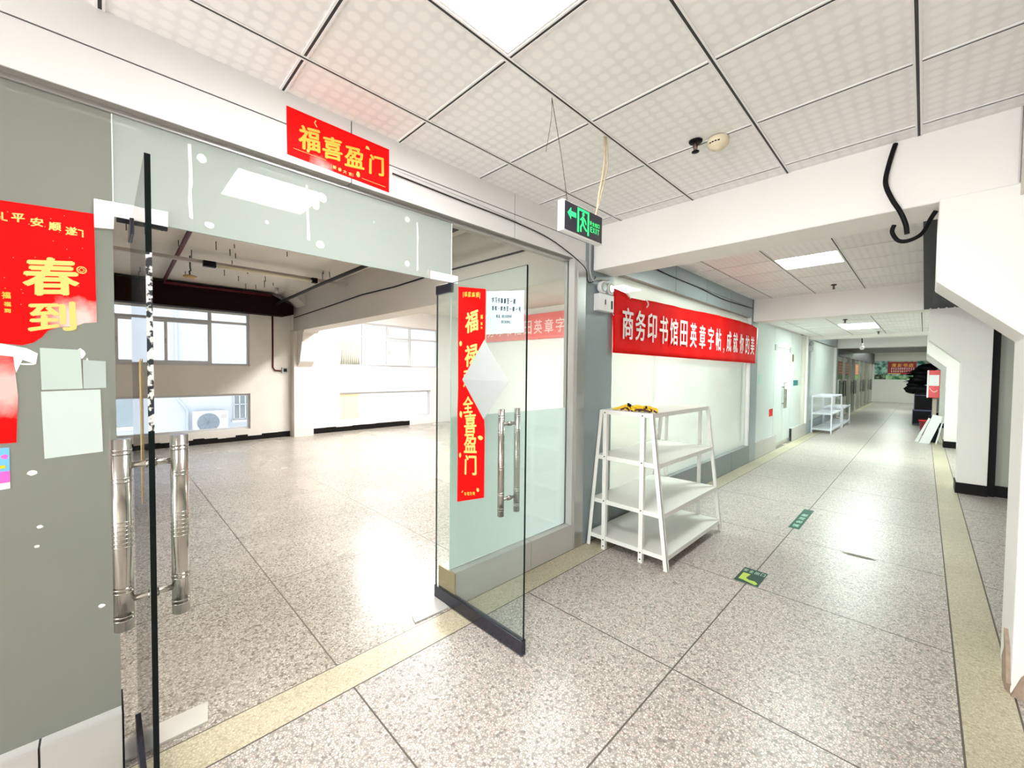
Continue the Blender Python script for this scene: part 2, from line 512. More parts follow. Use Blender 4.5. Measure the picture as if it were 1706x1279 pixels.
# ------------------------------------------------------------------ floor
def build_floor():
    m = MB()
    J = .008
    xs = [RX - .2]
    segs = []           # (x0,x1,kind)
    def add(x0, x1, k): segs.append((x0, x1, k))
    x = RX - .3
    for jx in (-9.72, -8.65, -7.58, -6.52, -5.45, -4.39, -3.32):
        add(x, jx - J / 2, 1); add(jx - J / 2, jx + J / 2, 3); x = jx + J / 2
    add(x, -2.135, 1); add(-2.135, -2.129, 3); add(-2.129, -1.93, 2); add(-1.93, -1.922, 3)
    add(-1.922, -.894, 0); add(-.894, -.886, 3); add(-.886, .155, 0); add(.155, .163, 3)
    add(.163, .35, 2); add(.35, .358, 3); add(.358, 3.2, 0)
    ys = []
    y = -6.0
    jy = .845 - 6 * 1.25
    cuts = []
    while jy < YEND:
        if jy > -6: cuts.append(jy)
        jy += 1.25
    rows = []
    for c in cuts:
        rows.append((y, c - J / 2, False)); rows.append((c - J / 2, c + J / 2, True)); y = c + J / 2
    rows.append((y, YEND + .2, False))
    for (x0, x1, k) in segs:
        for (y0, y1, jn) in rows:
            mi = 3 if (jn and k != 2) else k
            v = [m.bm.verts.new(p) for p in ((x0, y0, 0), (x1, y0, 0), (x1, y1, 0), (x0, y1, 0))]
            f = m.bm.faces.new(v); f.material_index = mi
    # slab body below
    m.box(RX - .3, 3.2, -6, YEND + .2, -.3, -.002, 3)
    struct(m, 'floor', [M_TERR, M_TERR_ROOM, M_STRIP, M_JOINT], 'grey pink terrazzo floor with two yellow border strips', 'floor')
build_floor()

# ------------------------------------------------------------------ corridor ceilings
def build_ceiling(x0, x1, y0, y1, z, label, lights=()):
    m = MB()
    gx = [-1.8557 + .6 * k for k in range(-4, 8)]
    gy = [.6055 + .6 * k for k in range(-14, 60)]
    gx = [x0] + [g for g in gx if x0 + .03 < g < x1 - .03] + [x1]
    gy = [y0] + [g for g in gy if y0 + .03 < g < y1 - .03] + [y1]
    for i in range(len(gx) - 1):
        for j in range(len(gy) - 1):
            c = ((gx[i] + gx[i + 1]) / 2, (gy[j] + gy[j + 1]) / 2)
            if any(a < c[0] < b and e < c[1] < d for (a, b, e, d) in lights): continue
            v = [m.bm.verts.new(p) for p in ((gx[i], gy[j], z), (gx[i], gy[j + 1], z), (gx[i + 1], gy[j + 1], z), (gx[i + 1], gy[j], z))]
            m.bm.faces.new(v).material_index = 0
    w, g, h = .014, .0055, .004
    for x in gx[1:-1]:
        m.box(x - w, x - g, y0, y1, z - h, z + .02, 1); m.box(x + g, x + w, y0, y1, z - h, z + .02, 1)
        m.box(x - g, x + g, y0, y1, z - h * .6, z + .02, 2)
    for y in gy[1:-1]:
        xx = gx
        for i in range(len(xx) - 1):
            a, b = xx[i] + (w if i else 0), xx[i + 1] - (w if i < len(xx) - 2 else 0)
            m.box(a, b, y - w, y - g, z - h, z + .02, 1); m.box(a, b, y + g, y + w, z - h, z + .02, 1)
            m.box(a, b, y - g, y + g, z - h * .6, z + .02, 2)
    m.box(x0 - .02, x1 + .02, y0, y1, z + .06, z + .10, 1)
    return struct(m, 'ceiling', [M_TILE, M_TBAR, M_SEAM], label, 'ceiling')
GX0 = -1.2557
L1 = (GX0, GX0 + .6, .6055, 1.2055)
L2 = (GX0, GX0 + .6, 5.4055, 6.0055)
L3 = (GX0, GX0 + .6, 10.2055, 11.4055)
LB = (GX0, GX0 + .6, -3.5945, -2.3945)
build_ceiling(PX, .30, -6, BY(0), CZ, 'patterned white tile ceiling over the first bay', [L1, LB])
build_ceiling(PX, -.03, BY(0) + .34, BY(1), CZ, 'patterned tile ceiling of the bay behind the first beam', [L2])
build_ceiling(PX, .9, BY(1) + .34, BY(2), 2.545, 'lower plain tile ceiling of the third bay', [L3])
build_ceiling(PX, .9, BY(2) + .34, BY(3), CZ, 'tile ceiling of the fourth bay')
m = MB().box(-2.4, .9, BY(3) + .34, BY(4), 2.49, 2.56)  # low ceiling in one even dark colour
struct(m, 'ceiling', M_DARKCEIL, 'dark ceiling far down the corridor', 'ceiling')
m = MB().box(-2.4, .9, BY(4), YEND + .2, CZ, CZ + .1)
struct(m, 'ceiling', M_WHITE, 'pale ceiling at the far end of the corridor', 'ceiling')

def panel_light(b, z, label, mtl=None, nm='ceiling_light'):
    x0, x1, y0, y1 = b
    t = thing(nm, label, 'ceiling light', ((x0 + x1) / 2, (y0 + y1) / 2, z), 'square light panels in the corridor ceiling')
    f = MB()
    w = .013
    f.box(x0 + .012, x0 + .012 + w, y0 + .012, y1 - .012, z - .002, z + .02); f.box(x1 - .012 - w, x1 - .012, y0 + .012, y1 - .012, z - .002, z + .02)
    f.box(x0 + .012 + w, x1 - .012 - w, y0 + .012, y0 + .012 + w, z - .002, z + .02); f.box(x0 + .012 + w, x1 - .012 - w, y1 - .012 - w, y1 - .012, z - .002, z + .02)
    f.build('frame', M_TBAR, t)
    MB().box(x0 + .025, x1 - .025, y0 + .025, y1 - .025, z + .004, z + .012).build('diffuser', mtl or M_LED, t)
panel_light(L1, CZ, 'bright square light panel at the top edge above the first bay')
panel_light(L2, CZ, 'bright square light panel in the ceiling just behind the first beam', M_LEDG)
panel_light(L3, 2.545, 'bright light panel in the low third bay ceiling, farthest of the lit panels', M_LEDG)
L4 = (GX0, GX0 + .6, 14.4055, 15.6055)  # far panels from here on are added, out of view, to brighten the corridor
L5 = (GX0, GX0 + .6, 24.2, 25.4)
L6 = (GX0, GX0 + .6, 29.0, 30.2)
panel_light(L4, CZ - .03, 'added fill light panel of the fourth bay, hidden above the third beam', M_LEDW)
panel_light(L5, CZ - .03, 'added fill light panel near the far glass doors, before the end wall', M_LEDW)
panel_light(L6, CZ - .03, 'added fill light panel closest to the end wall poster', M_LEDW)
panel_light(LB, CZ, 'added fill light panel in the corridor ceiling behind the camera')  # extra panel added out of view for light on the near bay

# ------------------------------------------------------------------ beams across the corridor, right pillars
for n in range(4):
    y = BY(n)
    m = MB().box(-2.135, .30 if n == 0 else .34, y, y + .34, BZ, SLAB)
    o = struct(m, 'beam', M_WHITE, ['white painted beam spanning the first bay under the ceiling', 'second white beam over the corridor behind the banner', 'third slim looking beam down the corridor', 'fourth white beam over the far corridor'][n], 'beam', bevel=.008)
for n in range(6):
    y = BY(n)
    m = MB()
    m.prism([(.34, .0 if n == 0 else .14), (.34, 1.74), (.03, 2.05), (.03, 2.48), (.30, 2.48), (.30, 3.0), (.61, 3.0), (.61, .0 if n == 0 else .14)], 'y', y - (.02 if n == 0 else .0), y + .36)
    if n:
        pass
    struct(m, 'pillar', M_COLUMN, ['nearest white right pillar with a chamfered bracket and broken foot', 'second white right pillar standing on a black plinth', 'third right pillar behind the leaning boards', 'fourth right pillar beside the black bags', 'fifth right pillar far down', 'sixth right pillar near the end wall'][n], 'pillar', bevel=.006)
    if n:
        struct(MB().box(.33, .615, y - .01, y + .37, 0, .14), 'baseboard_pillar', M_BASEBD, 'black skirting round the foot of right pillar %s' % ['', 'two', 'three', 'four', 'five', 'six'][n], 'skirting')
# broken plaster at the foot of the nearest pillar
m = MB()
m.prism([(3.15, .0), (3.26, .0), (3.30, .10), (3.24, .17), (3.27, .26), (3.18, .20), (3.12, .05)], 'x', .325, .342)
m.prism([(.34, .0), (.40, .0), (.43, .06), (.40, .16), (.37, .10)], 'y', 3.10, 3.122)
struct(m, 'baseboard_broken', mat('raw_plaster', (.38, .29, .22), .9, noise=.4, nscale=30), 'broken brown patch at the foot of the nearest pillar', 'skirting')

# right side of the corridor: boxed header, alcove, walls
m = MB()
m.box(.30, .5, -6, BY(0), 2.42, SLAB)
struct(m, 'trim_1', M_WALL, 'beige boxed edge along the right of the first ceiling bay', 'trim')
m = MB().box(1.4, 1.5, -6, BY(0) + .3, 0, SLAB)
struct(m, 'wall_right_near', M_WALL, 'plain wall right of the first bay', 'wall')
m = MB()
m.box(-.03, 2.9, BY(0) + .34, BY(1) - .002, BZ + .012, BZ + .40, 0)
for k in range(9):
    m.box(-.03 + k * .075, -.03 + k * .075 + .055, BY(0) + .345, BY(1) - .004, BZ, BZ + .012, 1)
struct(m, 'trim_2', [M_BLACK, mat('dark_slat', (.010, .011, .013), .5, spec=.12)], 'dark slatted soffit right of the second bay', 'trim')
m = MB().box(2.9, 3.0, BY(0), BY(1) + .4, 0, SLAB)
struct(m, 'wall_alcove', M_WALL, 'wall at the back of the right alcove', 'wall')
m = MB().box(.66, 2.9, BY(1) + .14, BY(1) + .24, 0, BZ + .01)
struct(m, 'wall_alcove_end', mat('olive_panel', (.40, .42, .34), .3), 'olive grey panel beyond the nearest pillar', 'wall')
m = MB().box(.612, .68, BY(1) + .06, BY(1) + .139, 0, BZ).box(.68, 2.9, BY(1) + .10, BY(1) + .14, 0, .14)
struct(m, 'trim_3', M_BASEBD, 'black upright and skirting of the olive panel', 'trim')
m = MB().box(.90, 1.0, BY(1) + .36, YEND + .2, 0, SLAB)
struct(m, 'wall_right_far', M_WALL, 'pale wall right of the far corridor', 'wall')
m = MB().box(-10.6, 1.0, YEND, YEND + .2, 0, SLAB)
struct(m, 'wall_end', M_WHITE, 'white end wall of the corridor under the poster', 'wall')
m = MB().box(-2.4, -1.96, -6.15, -6.05, 0, SLAB).box(.16, 1.5, -6.15, -6.05, 0, SLAB).box(-1.96, .16, -6.15, -6.05, 2.42, SLAB)  # gap in this unseen wall is made to let daylight in
struct(m, 'wall_behind', M_WHITE, 'unseen wall behind the camera with an opening added for daylight', 'wall')

# ------------------------------------------------------------------ left shopfront cladding
def cladding(name, y0, y1, z0, z1, seams, hseam, mtl, label, x0=-2.30):
    m = MB(); g = .003
    ys = [y0] + [s for s in seams if y0 + .05 < s < y1 - .05] + [y1]
    zs = [z0] + ([hseam] if hseam else []) + [z1]
    m.box(x0 + .005, PX - .006, y0 + .003, y1 - .003, z0 + .004, z1 - .002, 1)
    for i in range(len(ys) - 1):
        for j in range(len(zs) - 1):
            a = ys[i] + (g if i else 0); b = ys[i + 1] - (g if i < len(ys) - 2 else 0)
            c = zs[j] + (g if j else 0); d = zs[j + 1] - (g if j < len(zs) - 2 else 0)
            m.box(PX - .008, PX, a, b, c, d, 0)
            if j == 0: m.box(x0, PX - .0065, a, b, z0, z0 + .008, 2)
            if j == len(zs) - 2: m.box(x0, PX - .0065, a, b, z1 - .006, z1, 0)
    struct(m, name, [mtl, M_SEAM, M_SOFFIT], label, 'trim')
hs = [.93 + 1.21 * k for k in range(-6, 30)]
cladding('trim_4', -6, BY(0) - .11, 2.53, CZ, hs, 2.70, M_CLAD, 'pale metal fascia over the glass doors of the first shop')
cladding('trim_5', BY(0) + .35, BY(1), 2.53, CZ, [4.9, 5.9, 6.9], 2.70, M_CLADB, 'slate grey metal fascia above the red cloth banner')
cladding('trim_6', BY(2) + .35, BY(3), 2.50, CZ, [14.5, 16], None, M_CLADB, 'dark fascia of the fourth bay')
bs = [2.22 + 1.2 * k for k in range(-6, 30)]
cladding('baseboard_left_near', -6, .03, 0, .221, bs, None, M_CLADG, 'grey boxed skirting left of the doorway')
cladding('baseboard_left_pane', 1.62, 2.91, 0, .221, [2.36], None, M_CLADG, 'grey boxed skirting right of the doorway')
cladding('baseboard_left_second', BY(0) + .35, BY(1), 0, .30, [4.7, 5.9, 7.1], None, mat('slate_skirting', (.22, .25, .25), .4), 'slate boxed skirting under the banner shopfront')
cladding('baseboard_left_third', BY(1) + .35, 9.9, 0, .30, [], None, M_CLADG, 'boxed skirting left of the closed double door')
cladding('baseboard_left_fourth', 11.35, BY(2), 0, .30, [], None, M_CLADG, 'boxed skirting right of the closed double door')
cladding('baseboard_left_fifth', BY(2) + .35, BY(3), 0, .30, [], None, M_CLADB, 'dark boxed skirting behind the pale shelving')
# end cap of the skirting at the doorway (bronze)
struct(MB().box(-2.31, -2.13, 1.606, 1.618, .0, .224), 'trim_7', mat('bronze_cap', (.28, .20, .09), .4), 'bronze end cap of the skirting by the right door', 'trim')
struct(MB().box(-2.302, -2.138, .0302, .036, .0, .224), 'trim_42', M_BLACK, 'black end cap of the skirting left of the doorway', 'trim')
# columns between the bays
for n in range(4):
    y = BY(n)
    m = MB().box(-2.305, PX - .002, y - .108 if n == 0 else y - .02, y + .355, 0, SLAB)
    struct(m, 'column', M_CLADB, ['slate clad column between doorway and banner', 'slate clad column behind the banner end', 'slate clad column beside the pale shelving', 'slate clad column at the far glass doors'][n], 'column')
struct(MB().box(-2.27, -2.128, 2.905, 3.03, .0, 2.53), 'trim_8', M_STEELS, 'silver upright at the right of the first shopfront', 'trim', bevel=.004)
struct(MB().box(-2.24, -2.13, 2.862, 2.905, .221, 2.53), 'trim_9', M_CLADG, 'thin grey inner jamb beside the silver upright', 'trim', bevel=.003)
struct(MB().box(-2.25, -2.15, BY(1) - .10, BY(1) - .022, .30, 2.53), 'trim_10', M_TBAR, 'white jamb left of the slate column behind the banner', 'trim')
struct(MB().box(-2.25, -2.13, BY(2) - .14, BY(2) - .022, .30, 2.54), 'trim_11', M_TBAR, 'white jamb beyond the closed double door', 'trim')
struct(MB().box(-2.25, -2.13, BY(2) - .45, BY(2) - .36, .30, 2.54), 'trim_12', mat('beige_jamb', (.60, .58, .50), .5), 'beige inner jamb beyond the closed double door', 'trim')
struct(MB().box(-2.25, -2.13, BY(3) - .14, BY(3) - .022, .30, 2.5), 'trim_13', M_TBAR, 'white jamb of the pale frosted pane', 'trim')
# glass channels under the fascia
struct(MB().box(-2.215, -2.185, -6, 2.90, 2.512, 2.53), 'trim_14', M_STEELS, 'metal channel holding the glass under the fascia', 'trim')

# ------------------------------------------------------------------ panes
def pane(name, y0, y1, z0, z1, mtl, label, edge=None, t=.010):
    m = MB()
    x0, x1 = GX - t / 2, GX + t / 2
    m.box(x0, x1, y0, y1, z0, z1, 0)
    for f in m.bm.faces:
        c = f.calc_center_median()
        if abs(c.x - GX) < t * .3: f.material_index = 1
    return struct(m, name, [mtl, edge or M_GEDGEL], label, 'window')
w1 = pane('window_1', -6, .030, .221, 2.512, M_FILM, 'grey filmed fixed glass panel left of the doorway')
w2 = pane('window_2', .034, 1.612, 2.13, 2.512, M_TRANSOM, 'grey green glass transom above the open doors')
w3 = pane('window_3', 1.618, 2.862, .221, 2.512, M_GLASS, 'clear fixed glass panel right of the open door')
w4 = pane('window_4', BY(0) + .357, BY(1) - .105, .30, 2.53, M_GLASSB2, 'shop glass behind the red cloth banner')
w5 = pane('window_5', BY(1) + .357, 9.84, .30, 2.54, M_FROST, 'whitish glass panel left of the closed double door')
w6 = pane('window_6', 11.36, BY(2) - .45, .30, 2.54, M_FROST, 'whitish glass panel right of the closed double door')
w6b = pane('window_7', 9.845, 11.355, 2.13, 2.54, M_FROST, 'pale glass over the closed double door')
w7 = pane('window_8', BY(2) + .357, BY(3) - .15, .30, 2.5, M_FROST, 'pale frosted glass behind the pale shelving')
for k, y in enumerate((4.95, 6.35)):
    pass
MB().box(GX - .0075, GX - .0055, 1.625, 2.855, .225, 1.245).build('frosted_film', M_FILMW, w3)['label'] = 'pale frosted film on the lower half'
struct(MB().box(GX - .007, GX + .007, .0302, .0338, 2.18, 2.512), 'trim_40', M_WPLAST, 'white sealant joint left of the transom', 'trim')
struct(MB().box(GX - .007, GX + .007, 1.6125, 1.6175, 2.135, 2.512), 'trim_41', M_WPLAST, 'white sealant joint right of the transom', 'trim')
def onpane(parent, name, polys, mtl, label, x=None):
    for p in polys:
        flat_shapes(name, [p], ((x if x is not None else GX + .0055, 0, 0), *FX), mtl, parent)['label'] = label
M_RES = mat('paper_residue', (.82, .83, .80), .8)
M_GLUE = mat('glue_mark', (.66, .72, .69), .5)
onpane(w1, 'paper_residue', [blob(-.185, 1.18, .013, .009), blob(-.17, .985, .008, .006), blob(-.178, .917, .007, .005), blob(-.02, .64, .010, .007),
        [(-.26, 1.632), (-.19, 1.615), (-.165, 1.598), (-.17, 1.56), (-.20, 1.575), (-.215, 1.53), (-.222, 1.585), (-.26, 1.59)], blob(-.19, 1.56, .02, .003), blob(-.06, 1.60, .010, .02), blob(-.045, 1.56, .004, .03)], M_RES, 'torn white paper scrap left on the grey glass')
onpane(w2, 'tape_strip', [[(.262, 2.185), (.274, 2.18), (.270, 2.30), (.275, 2.33), (.270, 2.49), (.259, 2.488), (.262, 2.36), (.258, 2.25)],
        [(.728, 2.20), (.742, 2.20), (.735, 2.33), (.731, 2.47), (.722, 2.47), (.726, 2.33)],
        [(1.355, 2.16), (1.366, 2.165), (1.362, 2.30), (1.368, 2.36), (1.36, 2.45), (1.353, 2.45), (1.357, 2.33)]], mat('tape', (.88, .88, .84), .6), 'torn white tape strip')
onpane(w2, 'glue_mark', [blob(.305, 2.445, .018, j=.3), blob(.80, 2.43, .024, j=.25), blob(.79, 2.19, .020, j=.2), circ(1.29, 2.45, .017), circ(1.29, 2.19, .017), blob(.33, 2.17, .018, .014, j=.2),
        blob(.77, 2.39, .02, .03), blob(.55, 2.24, .008), blob(1.08, 2.38, .005, .008)], M_GLUE, 'round pale glue mark')

# papers taped on the filmed panel
def sheet(name, label, cat, poly, axis, a, mtl, group=None, th=.0008, parent=None):
    m = MB().prism(poly, axis, a, a + th)
    o = m.build(name, mtl, parent)
    if label: tag(o, label, cat, group)
    return o
X0 = GX + .0056
M_NOTE1 = mat('white_notice', (.56, .63, .60), .6)
M_NOTE2 = mat('green_notice', (.47, .55, .51), .6)
sheet('notice_sheet', 'large pale square notice stuck low on the grey glass, above paper scraps', 'notice', [(-.155, 1.225), (-.008, 1.232), (-.012, 1.468), (-.160, 1.464)], 'x', X0, M_NOTE1)
sheet('notice_sheet', 'faint greenish notice on the grey glass, directly over the square notice', 'notice', [(-.158, 1.470), (-.058, 1.472), (-.062, 1.615), (-.160, 1.618)], 'x', X0, M_NOTE2)
sheet('notice_sheet', 'faint narrow notice on the grey glass, nearest to the doorway edge', 'notice', [(-.056, 1.472), (.004, 1.474), (.004, 1.575), (-.056, 1.578)], 'x', X0, mat('faint_notice', (.42, .47, .45), .6))
sheet('red_paper_remnant', 'bleached red paper remnant below the torn couplet', 'poster', [(-.33, 1.29), (-.218, 1.29), (-.212, 1.45), (-.220, 1.585), (-.33, 1.60)], 'x', X0, faded_red('faded_red_low', .03, .20, .10, .75))
# advert sticker
t = thing('advert_sticker', 'small blue and pink advert sticker at the left picture edge', 'sticker', (X0, -.29, 1.13))
MB().box(X0, X0 + .0006, -.35, -.234, 1.195, 1.275).build('sticker_body', mat('advert_blue', (.16, .48, .80), .5), t)
flat_shapes('pink_band', [[(-.35, 1.15), (-.234, 1.157), (-.234, 1.195), (-.35, 1.195)], blob(-.245, 1.245, .008)], ((X0, 0, 0), *FX), mat('advert_pink', (.85, .12, .55), .5), t)
flat_shapes('white_band', [[(-.35, 1.125), (-.234, 1.135), (-.234, 1.156), (-.35, 1.149)]], ((X0, 0, 0), *FX), M_PAPER, t)
flat_shapes('yellow_mark', [[(-.30, 1.203), (-.243, 1.206), (-.243, 1.216), (-.30, 1.214)]], ((X0 + .0007, 0, 0), *FX), M_YELLOW, t)

# left red couplet
t = thing('red_couplet', 'wide torn red couplet with large gold characters at the left picture edge', 'couplet', (X0, -.14, 1.62))
cp_ = MB().prism([(-.262, 2.105), (-.020, 2.122), (-.018, 1.72), (-.05, 1.715), (-.075, 1.70), (-.11, 1.695), (-.14, 1.68), (-.155, 1.655), (-.175, 1.635), (-.20, 1.625), (-.262, 1.63)], 'x', X0, X0 + .001)
cp_.build('paper', faded_red('faded_couplet', .08, .10, .085, .85), t)
F = ((X0 + .001, 0, 0), *FX)
lettering('gold_lettering', [('春', -.128, 1.872, .135, .135), ('到', -.128, 1.730, .115, .105), ('平', -.202, 2.058, .030, .030), ('安', -.160, 2.054, .030, .030), ('顺', -.118, 2.050, .030, .030), ('遂', -.078, 2.044, .030, .030)], F, M_GOLDP, t, bold=.035, brush=.14)
lettering('small_print', [('福', -.232, 1.792, .020, .022), ('福', -.230, 1.762, .016, .016), ('到', -.230, 1.740, .014, .014)], F, M_GOLD, t, bold=.03)
flat_shapes('ornament', [bar(-.236, 2.068, -.236, 2.042, .004), bar(-.238, 2.043, -.225, 2.042, .004), bar(-.050, 2.052, -.050, 2.028, .004), bar(-.062, 2.053, -.048, 2.052, .004)]
    + [bar(-.0545 + .012 * math.cos(a), 1.908 + .012 * math.sin(a), -.0545 + .012 * math.cos(a + .42), 1.908 + .012 * math.sin(a + .42), .003) for a in [i * .393 for i in range(16)]]
    + [bar(-.062, 1.908, -.0545, 1.9165, .002), bar(-.0545, 1.9165, -.047, 1.908, .002), bar(-.047, 1.908, -.0545, 1.8995, .002), bar(-.0545, 1.8995, -.062, 1.908, .002)]
    + [circ(-.26 + .24 * random.random(), 1.76 + .34 * random.random(), .0012, 6) for _ in range(40)], F, M_GOLDP, t, .0003)

# top red scroll over the door
t = thing('red_door_scroll', 'horizontal red paper scroll with gold characters on the fascia over the door', 'couplet', (PX, .88, 2.54))
XS = PX + .0008
MB().prism([(.622, 2.562), (1.142, 2.545), (1.142, 2.782), (.620, 2.785)], 'x', XS, XS + .001).build('paper', faded_red('faded_scroll', -.10, .0, .07, .7), t)
F = ((XS + .001, 0, 0), *FX)
lettering('gold_lettering', [('福', .722, 2.672, .100, .115), ('喜', .832, 2.668, .100, .112), ('盈', .945, 2.664, .105, .105), ('门', 1.068, 2.668, .085, .105)], F, M_GOLD, t, bold=.032, brush=.14)
lettering('small_print', [('新', .842, 2.578, .018, .018), ('春', .868, 2.576, .018, .018), ('大', .894, 2.574, .018, .018), ('吉', .922, 2.572, .018, .018)], F, M_GOLDP, t, bold=.03)
flat_shapes('ornament', [bar(.745, 2.757, .752, 2.772, .005), bar(.746, 2.757, .757, 2.742, .005), [(1.005, 2.735), (1.03, 2.735), (1.02, 2.752), (1.008, 2.75)], bar(.65, 2.60, .80, 2.598, .002), bar(.985, 2.572, 1.12, 2.568, .002),
      bar(.826, 2.588, .826, 2.568, .002), bar(.936, 2.580, .936, 2.562, .002), blob(.715, 2.612, .008), blob(.965, 2.585, .010, .014)], F, M_GOLDP, t, .0003)

# ------------------------------------------------------------------ glass doors
def pull_bars(door, x, yc, off, z0, z1, r):
    for s in (-1, 1):
        y = yc + s * off
        m = MB().cyl((x, y, z0), (x, y, z1), r, 20)
        h = z1 - z0
        for fz in (.055, .075, .20, .22, .44, .462, .484, .506, .528, .55, .572, .78, .80, .925, .945):
            m.cyl((x, y, z0 + h * fz - .0015), (x, y, z0 + h * fz + .0015), r * 1.045, 20)
        pb = m.build('pull_bar', M_STEEL, door)
    for fz in (.15, .86):
        m = MB().cyl((x, yc - off, z0 + (z1 - z0) * fz), (x, yc + off, z0 + (z1 - z0) * fz), .0085, 14)
        m.cyl((x, yc - .012, z0 + (z1 - z0) * fz), (x, yc + .012, z0 + (z1 - z0) * fz), .013, 14)
        m.build('standoff', M_STEEL, pb)
def leaf(name, label, yc, x0, x1):
    d = thing(name, label, 'door', ((x0 + x1) / 2, yc, 0), None, 'structure')
    h = .0065
    m = MB().box(x0, x1, yc - h, yc + h, .085, 2.12, 0)
    for f in m.bm.faces:
        c = f.calc_center_median()
        if abs(c.y - yc) < h * .3: f.material_index = 1
    m.build('glass_pane', [M_GLASSD, M_GEDGE], d)
    MB().box(x0, x1 + .002, yc - .016, yc + .016, .008, .088).build('bottom_rail', M_BLACKG, d, bevel=.002)
    MB().box(x0 - .003, x0 + .165, yc - .013, yc + .013, 2.062, 2.123).build('patch_fitting', M_BLACKG, d, bevel=.003)
    MB().cyl((GX, yc, 2.123), (GX, yc, 2.14), .009, 12).cyl((GX, yc, 0), (GX, yc, .01), .012, 12).build('pivot', M_STEEL, d)
    return d
d1 = leaf('door_1', 'left glass door leaf swung open edge on towards us', .088, -2.31, -1.47)
pull_bars(d1, -1.55, .092, .062, .825, 1.355, .0215)
m = MB().box(-1.4702, -1.4695, .0815, .0945, 1.38, 1.86)
o = m.build('tape_residue', speckle('edge_tape', (.66, .67, .65), (.01, .015, .02), 45), d1)
o['label'] = 'grey tape remains along the door edge'
o = MB().prism([(-1.77, 1.57), (-1.70, 1.58), (-1.705, 1.30), (-1.735, 1.12), (-1.745, 1.12), (-1.76, 1.35)], 'y', .0785, .080).build('brown_stain', mat('glue_stain', (.32, .22, .08), .6, noise=.3), d1)
o['label'] = 'brown glue drip on the glass'
d2 = leaf('door_2', 'right glass door leaf swung open with red couplet on it', 1.60, -2.33, -1.50)
pull_bars(d2, -1.625, 1.60, .062, .755, 1.345, .018)
# overpanel patch fittings with white tape / covers
t = thing('patch_cover', 'white L shaped door corner cover at the left of the transom', 'door fitting', (GX, .03, 2.07))
XC = GX + .0056
MB().prism([(-.020, 2.070), (.032, 2.076), (.034, 2.124), (.192, 2.124), (.192, 2.186), (-.020, 2.176)], 'x', XC, XC + .012).build('cover', M_WPLAST, t, bevel=.002)
MB().box(GX - .012, GX + .016, .04, .19, 2.112, 2.123).build('lower_edge', M_BLACK, t)
MB().box(GX + .018, GX + .026, .095, .115, 2.06, 2.16).build('brass_tab', mat('brass', (.50, .42, .20), .35, metal=.8), t)
t = thing('patch_cover', 'white door corner cover at the right of the transom over red couplet', 'door fitting', (GX, 1.55, 2.12))
MB().box(XC, XC + .012, 1.445, 1.66, 2.126, 2.176).build('cover', M_WPLAST, t, bevel=.002)
MB().box(XC, XC + .013, 1.432, 1.445, 2.126, 2.18).build('end_clip', M_GREY, t)

# couplet on right door leaf (face towards the camera, -Y)
YD = 1.60 - .0068
t = thing('red_couplet', 'tall narrow red couplet with gold characters on the right glass door', 'couplet', (-1.96, YD, .71))
pts_l = [(-2.088, .715), (-2.086, 1.0), (-2.092, 1.28), (-2.086, 1.45), (-2.09, 1.75), (-2.09, 2.085)]
pts_r = [(-1.828, 2.035), (-1.830, 1.745), (-2.01, 1.50), (-1.832, 1.27), (-1.826, 1.2), (-1.828, .80)]
MB().prism(pts_l + pts_r, 'y', YD - .001, YD).build('paper', M_RED, t)
F = ((0, YD - .001, 0), *FY)
lettering('gold_lettering', [('福', -1.955, 1.855, .125, .130), ('禄', -1.955, 1.650, .130, .135), ('双', -1.990, 1.508, .085, .105), ('全', -1.985, 1.345, .10, .105), ('喜', -1.962, 1.232, .12, .125), ('盈', -1.960, 1.108, .125, .120), ('门', -1.955, .975, .115, .125)], F, M_GOLDP, t, bold=.032, brush=.14)
lettering('small_print', [('福', -2.015, 2.028, .030, .030), ('星', -1.978, 2.022, .030, .030), ('高', -1.940, 2.016, .030, .030), ('照', -1.902, 2.010, .030, .030), ('福', -1.862, 1.875, .022, .026), ('福', -1.862, 1.835, .018, .018), ('到', -1.862, 1.81, .014, .014),
     ('幸', -2.005, .785, .022, .022), ('福', -1.978, .792, .022, .022), ('安', -1.950, .799, .022, .022), ('康', -1.922, .806, .022, .022)], F, M_GOLD, t, bold=.03)
flat_shapes('ornament', [bar(-2.040, 2.045, -2.040, 2.010, .004), bar(-1.880, 2.02, -1.880, 1.985, .004), blob(-2.063, 1.725, .015), blob(-1.865, 1.155, .022, .014), blob(-2.055, 1.28, .014, .022), blob(-2.06, 1.02, .010, .016), circ(-1.885, .835, .012), bar(-2.03, .80, -2.04, .785, .006)], F, M_GOLDP, t, .0003)
# its loose middle has curled over: pale back of the paper hangs as a diamond
m = MB()
D = [(-2.028, YD - .012, 1.500), (-1.835, YD - .002, 1.268), (-1.590, YD - .035, 1.500), (-1.812, YD - .022, 1.735)]
v = [m.bm.verts.new(p) for p in D] + [m.bm.verts.new((p[0], p[1] - .001, p[2])) for p in D]
for q in ((3, 2, 1, 0), (4, 5, 6, 7), (0, 1, 5, 4), (1, 2, 6, 5), (2, 3, 7, 6), (3, 0, 4, 7)): m._f([v[i] for i in q])
o = m.build('folded_flap', mat('paper_back', (.42, .46, .45), .7, noise=.05, nscale=12), t)
o['label'] = 'pale back of the couplet folded over as a diamond'
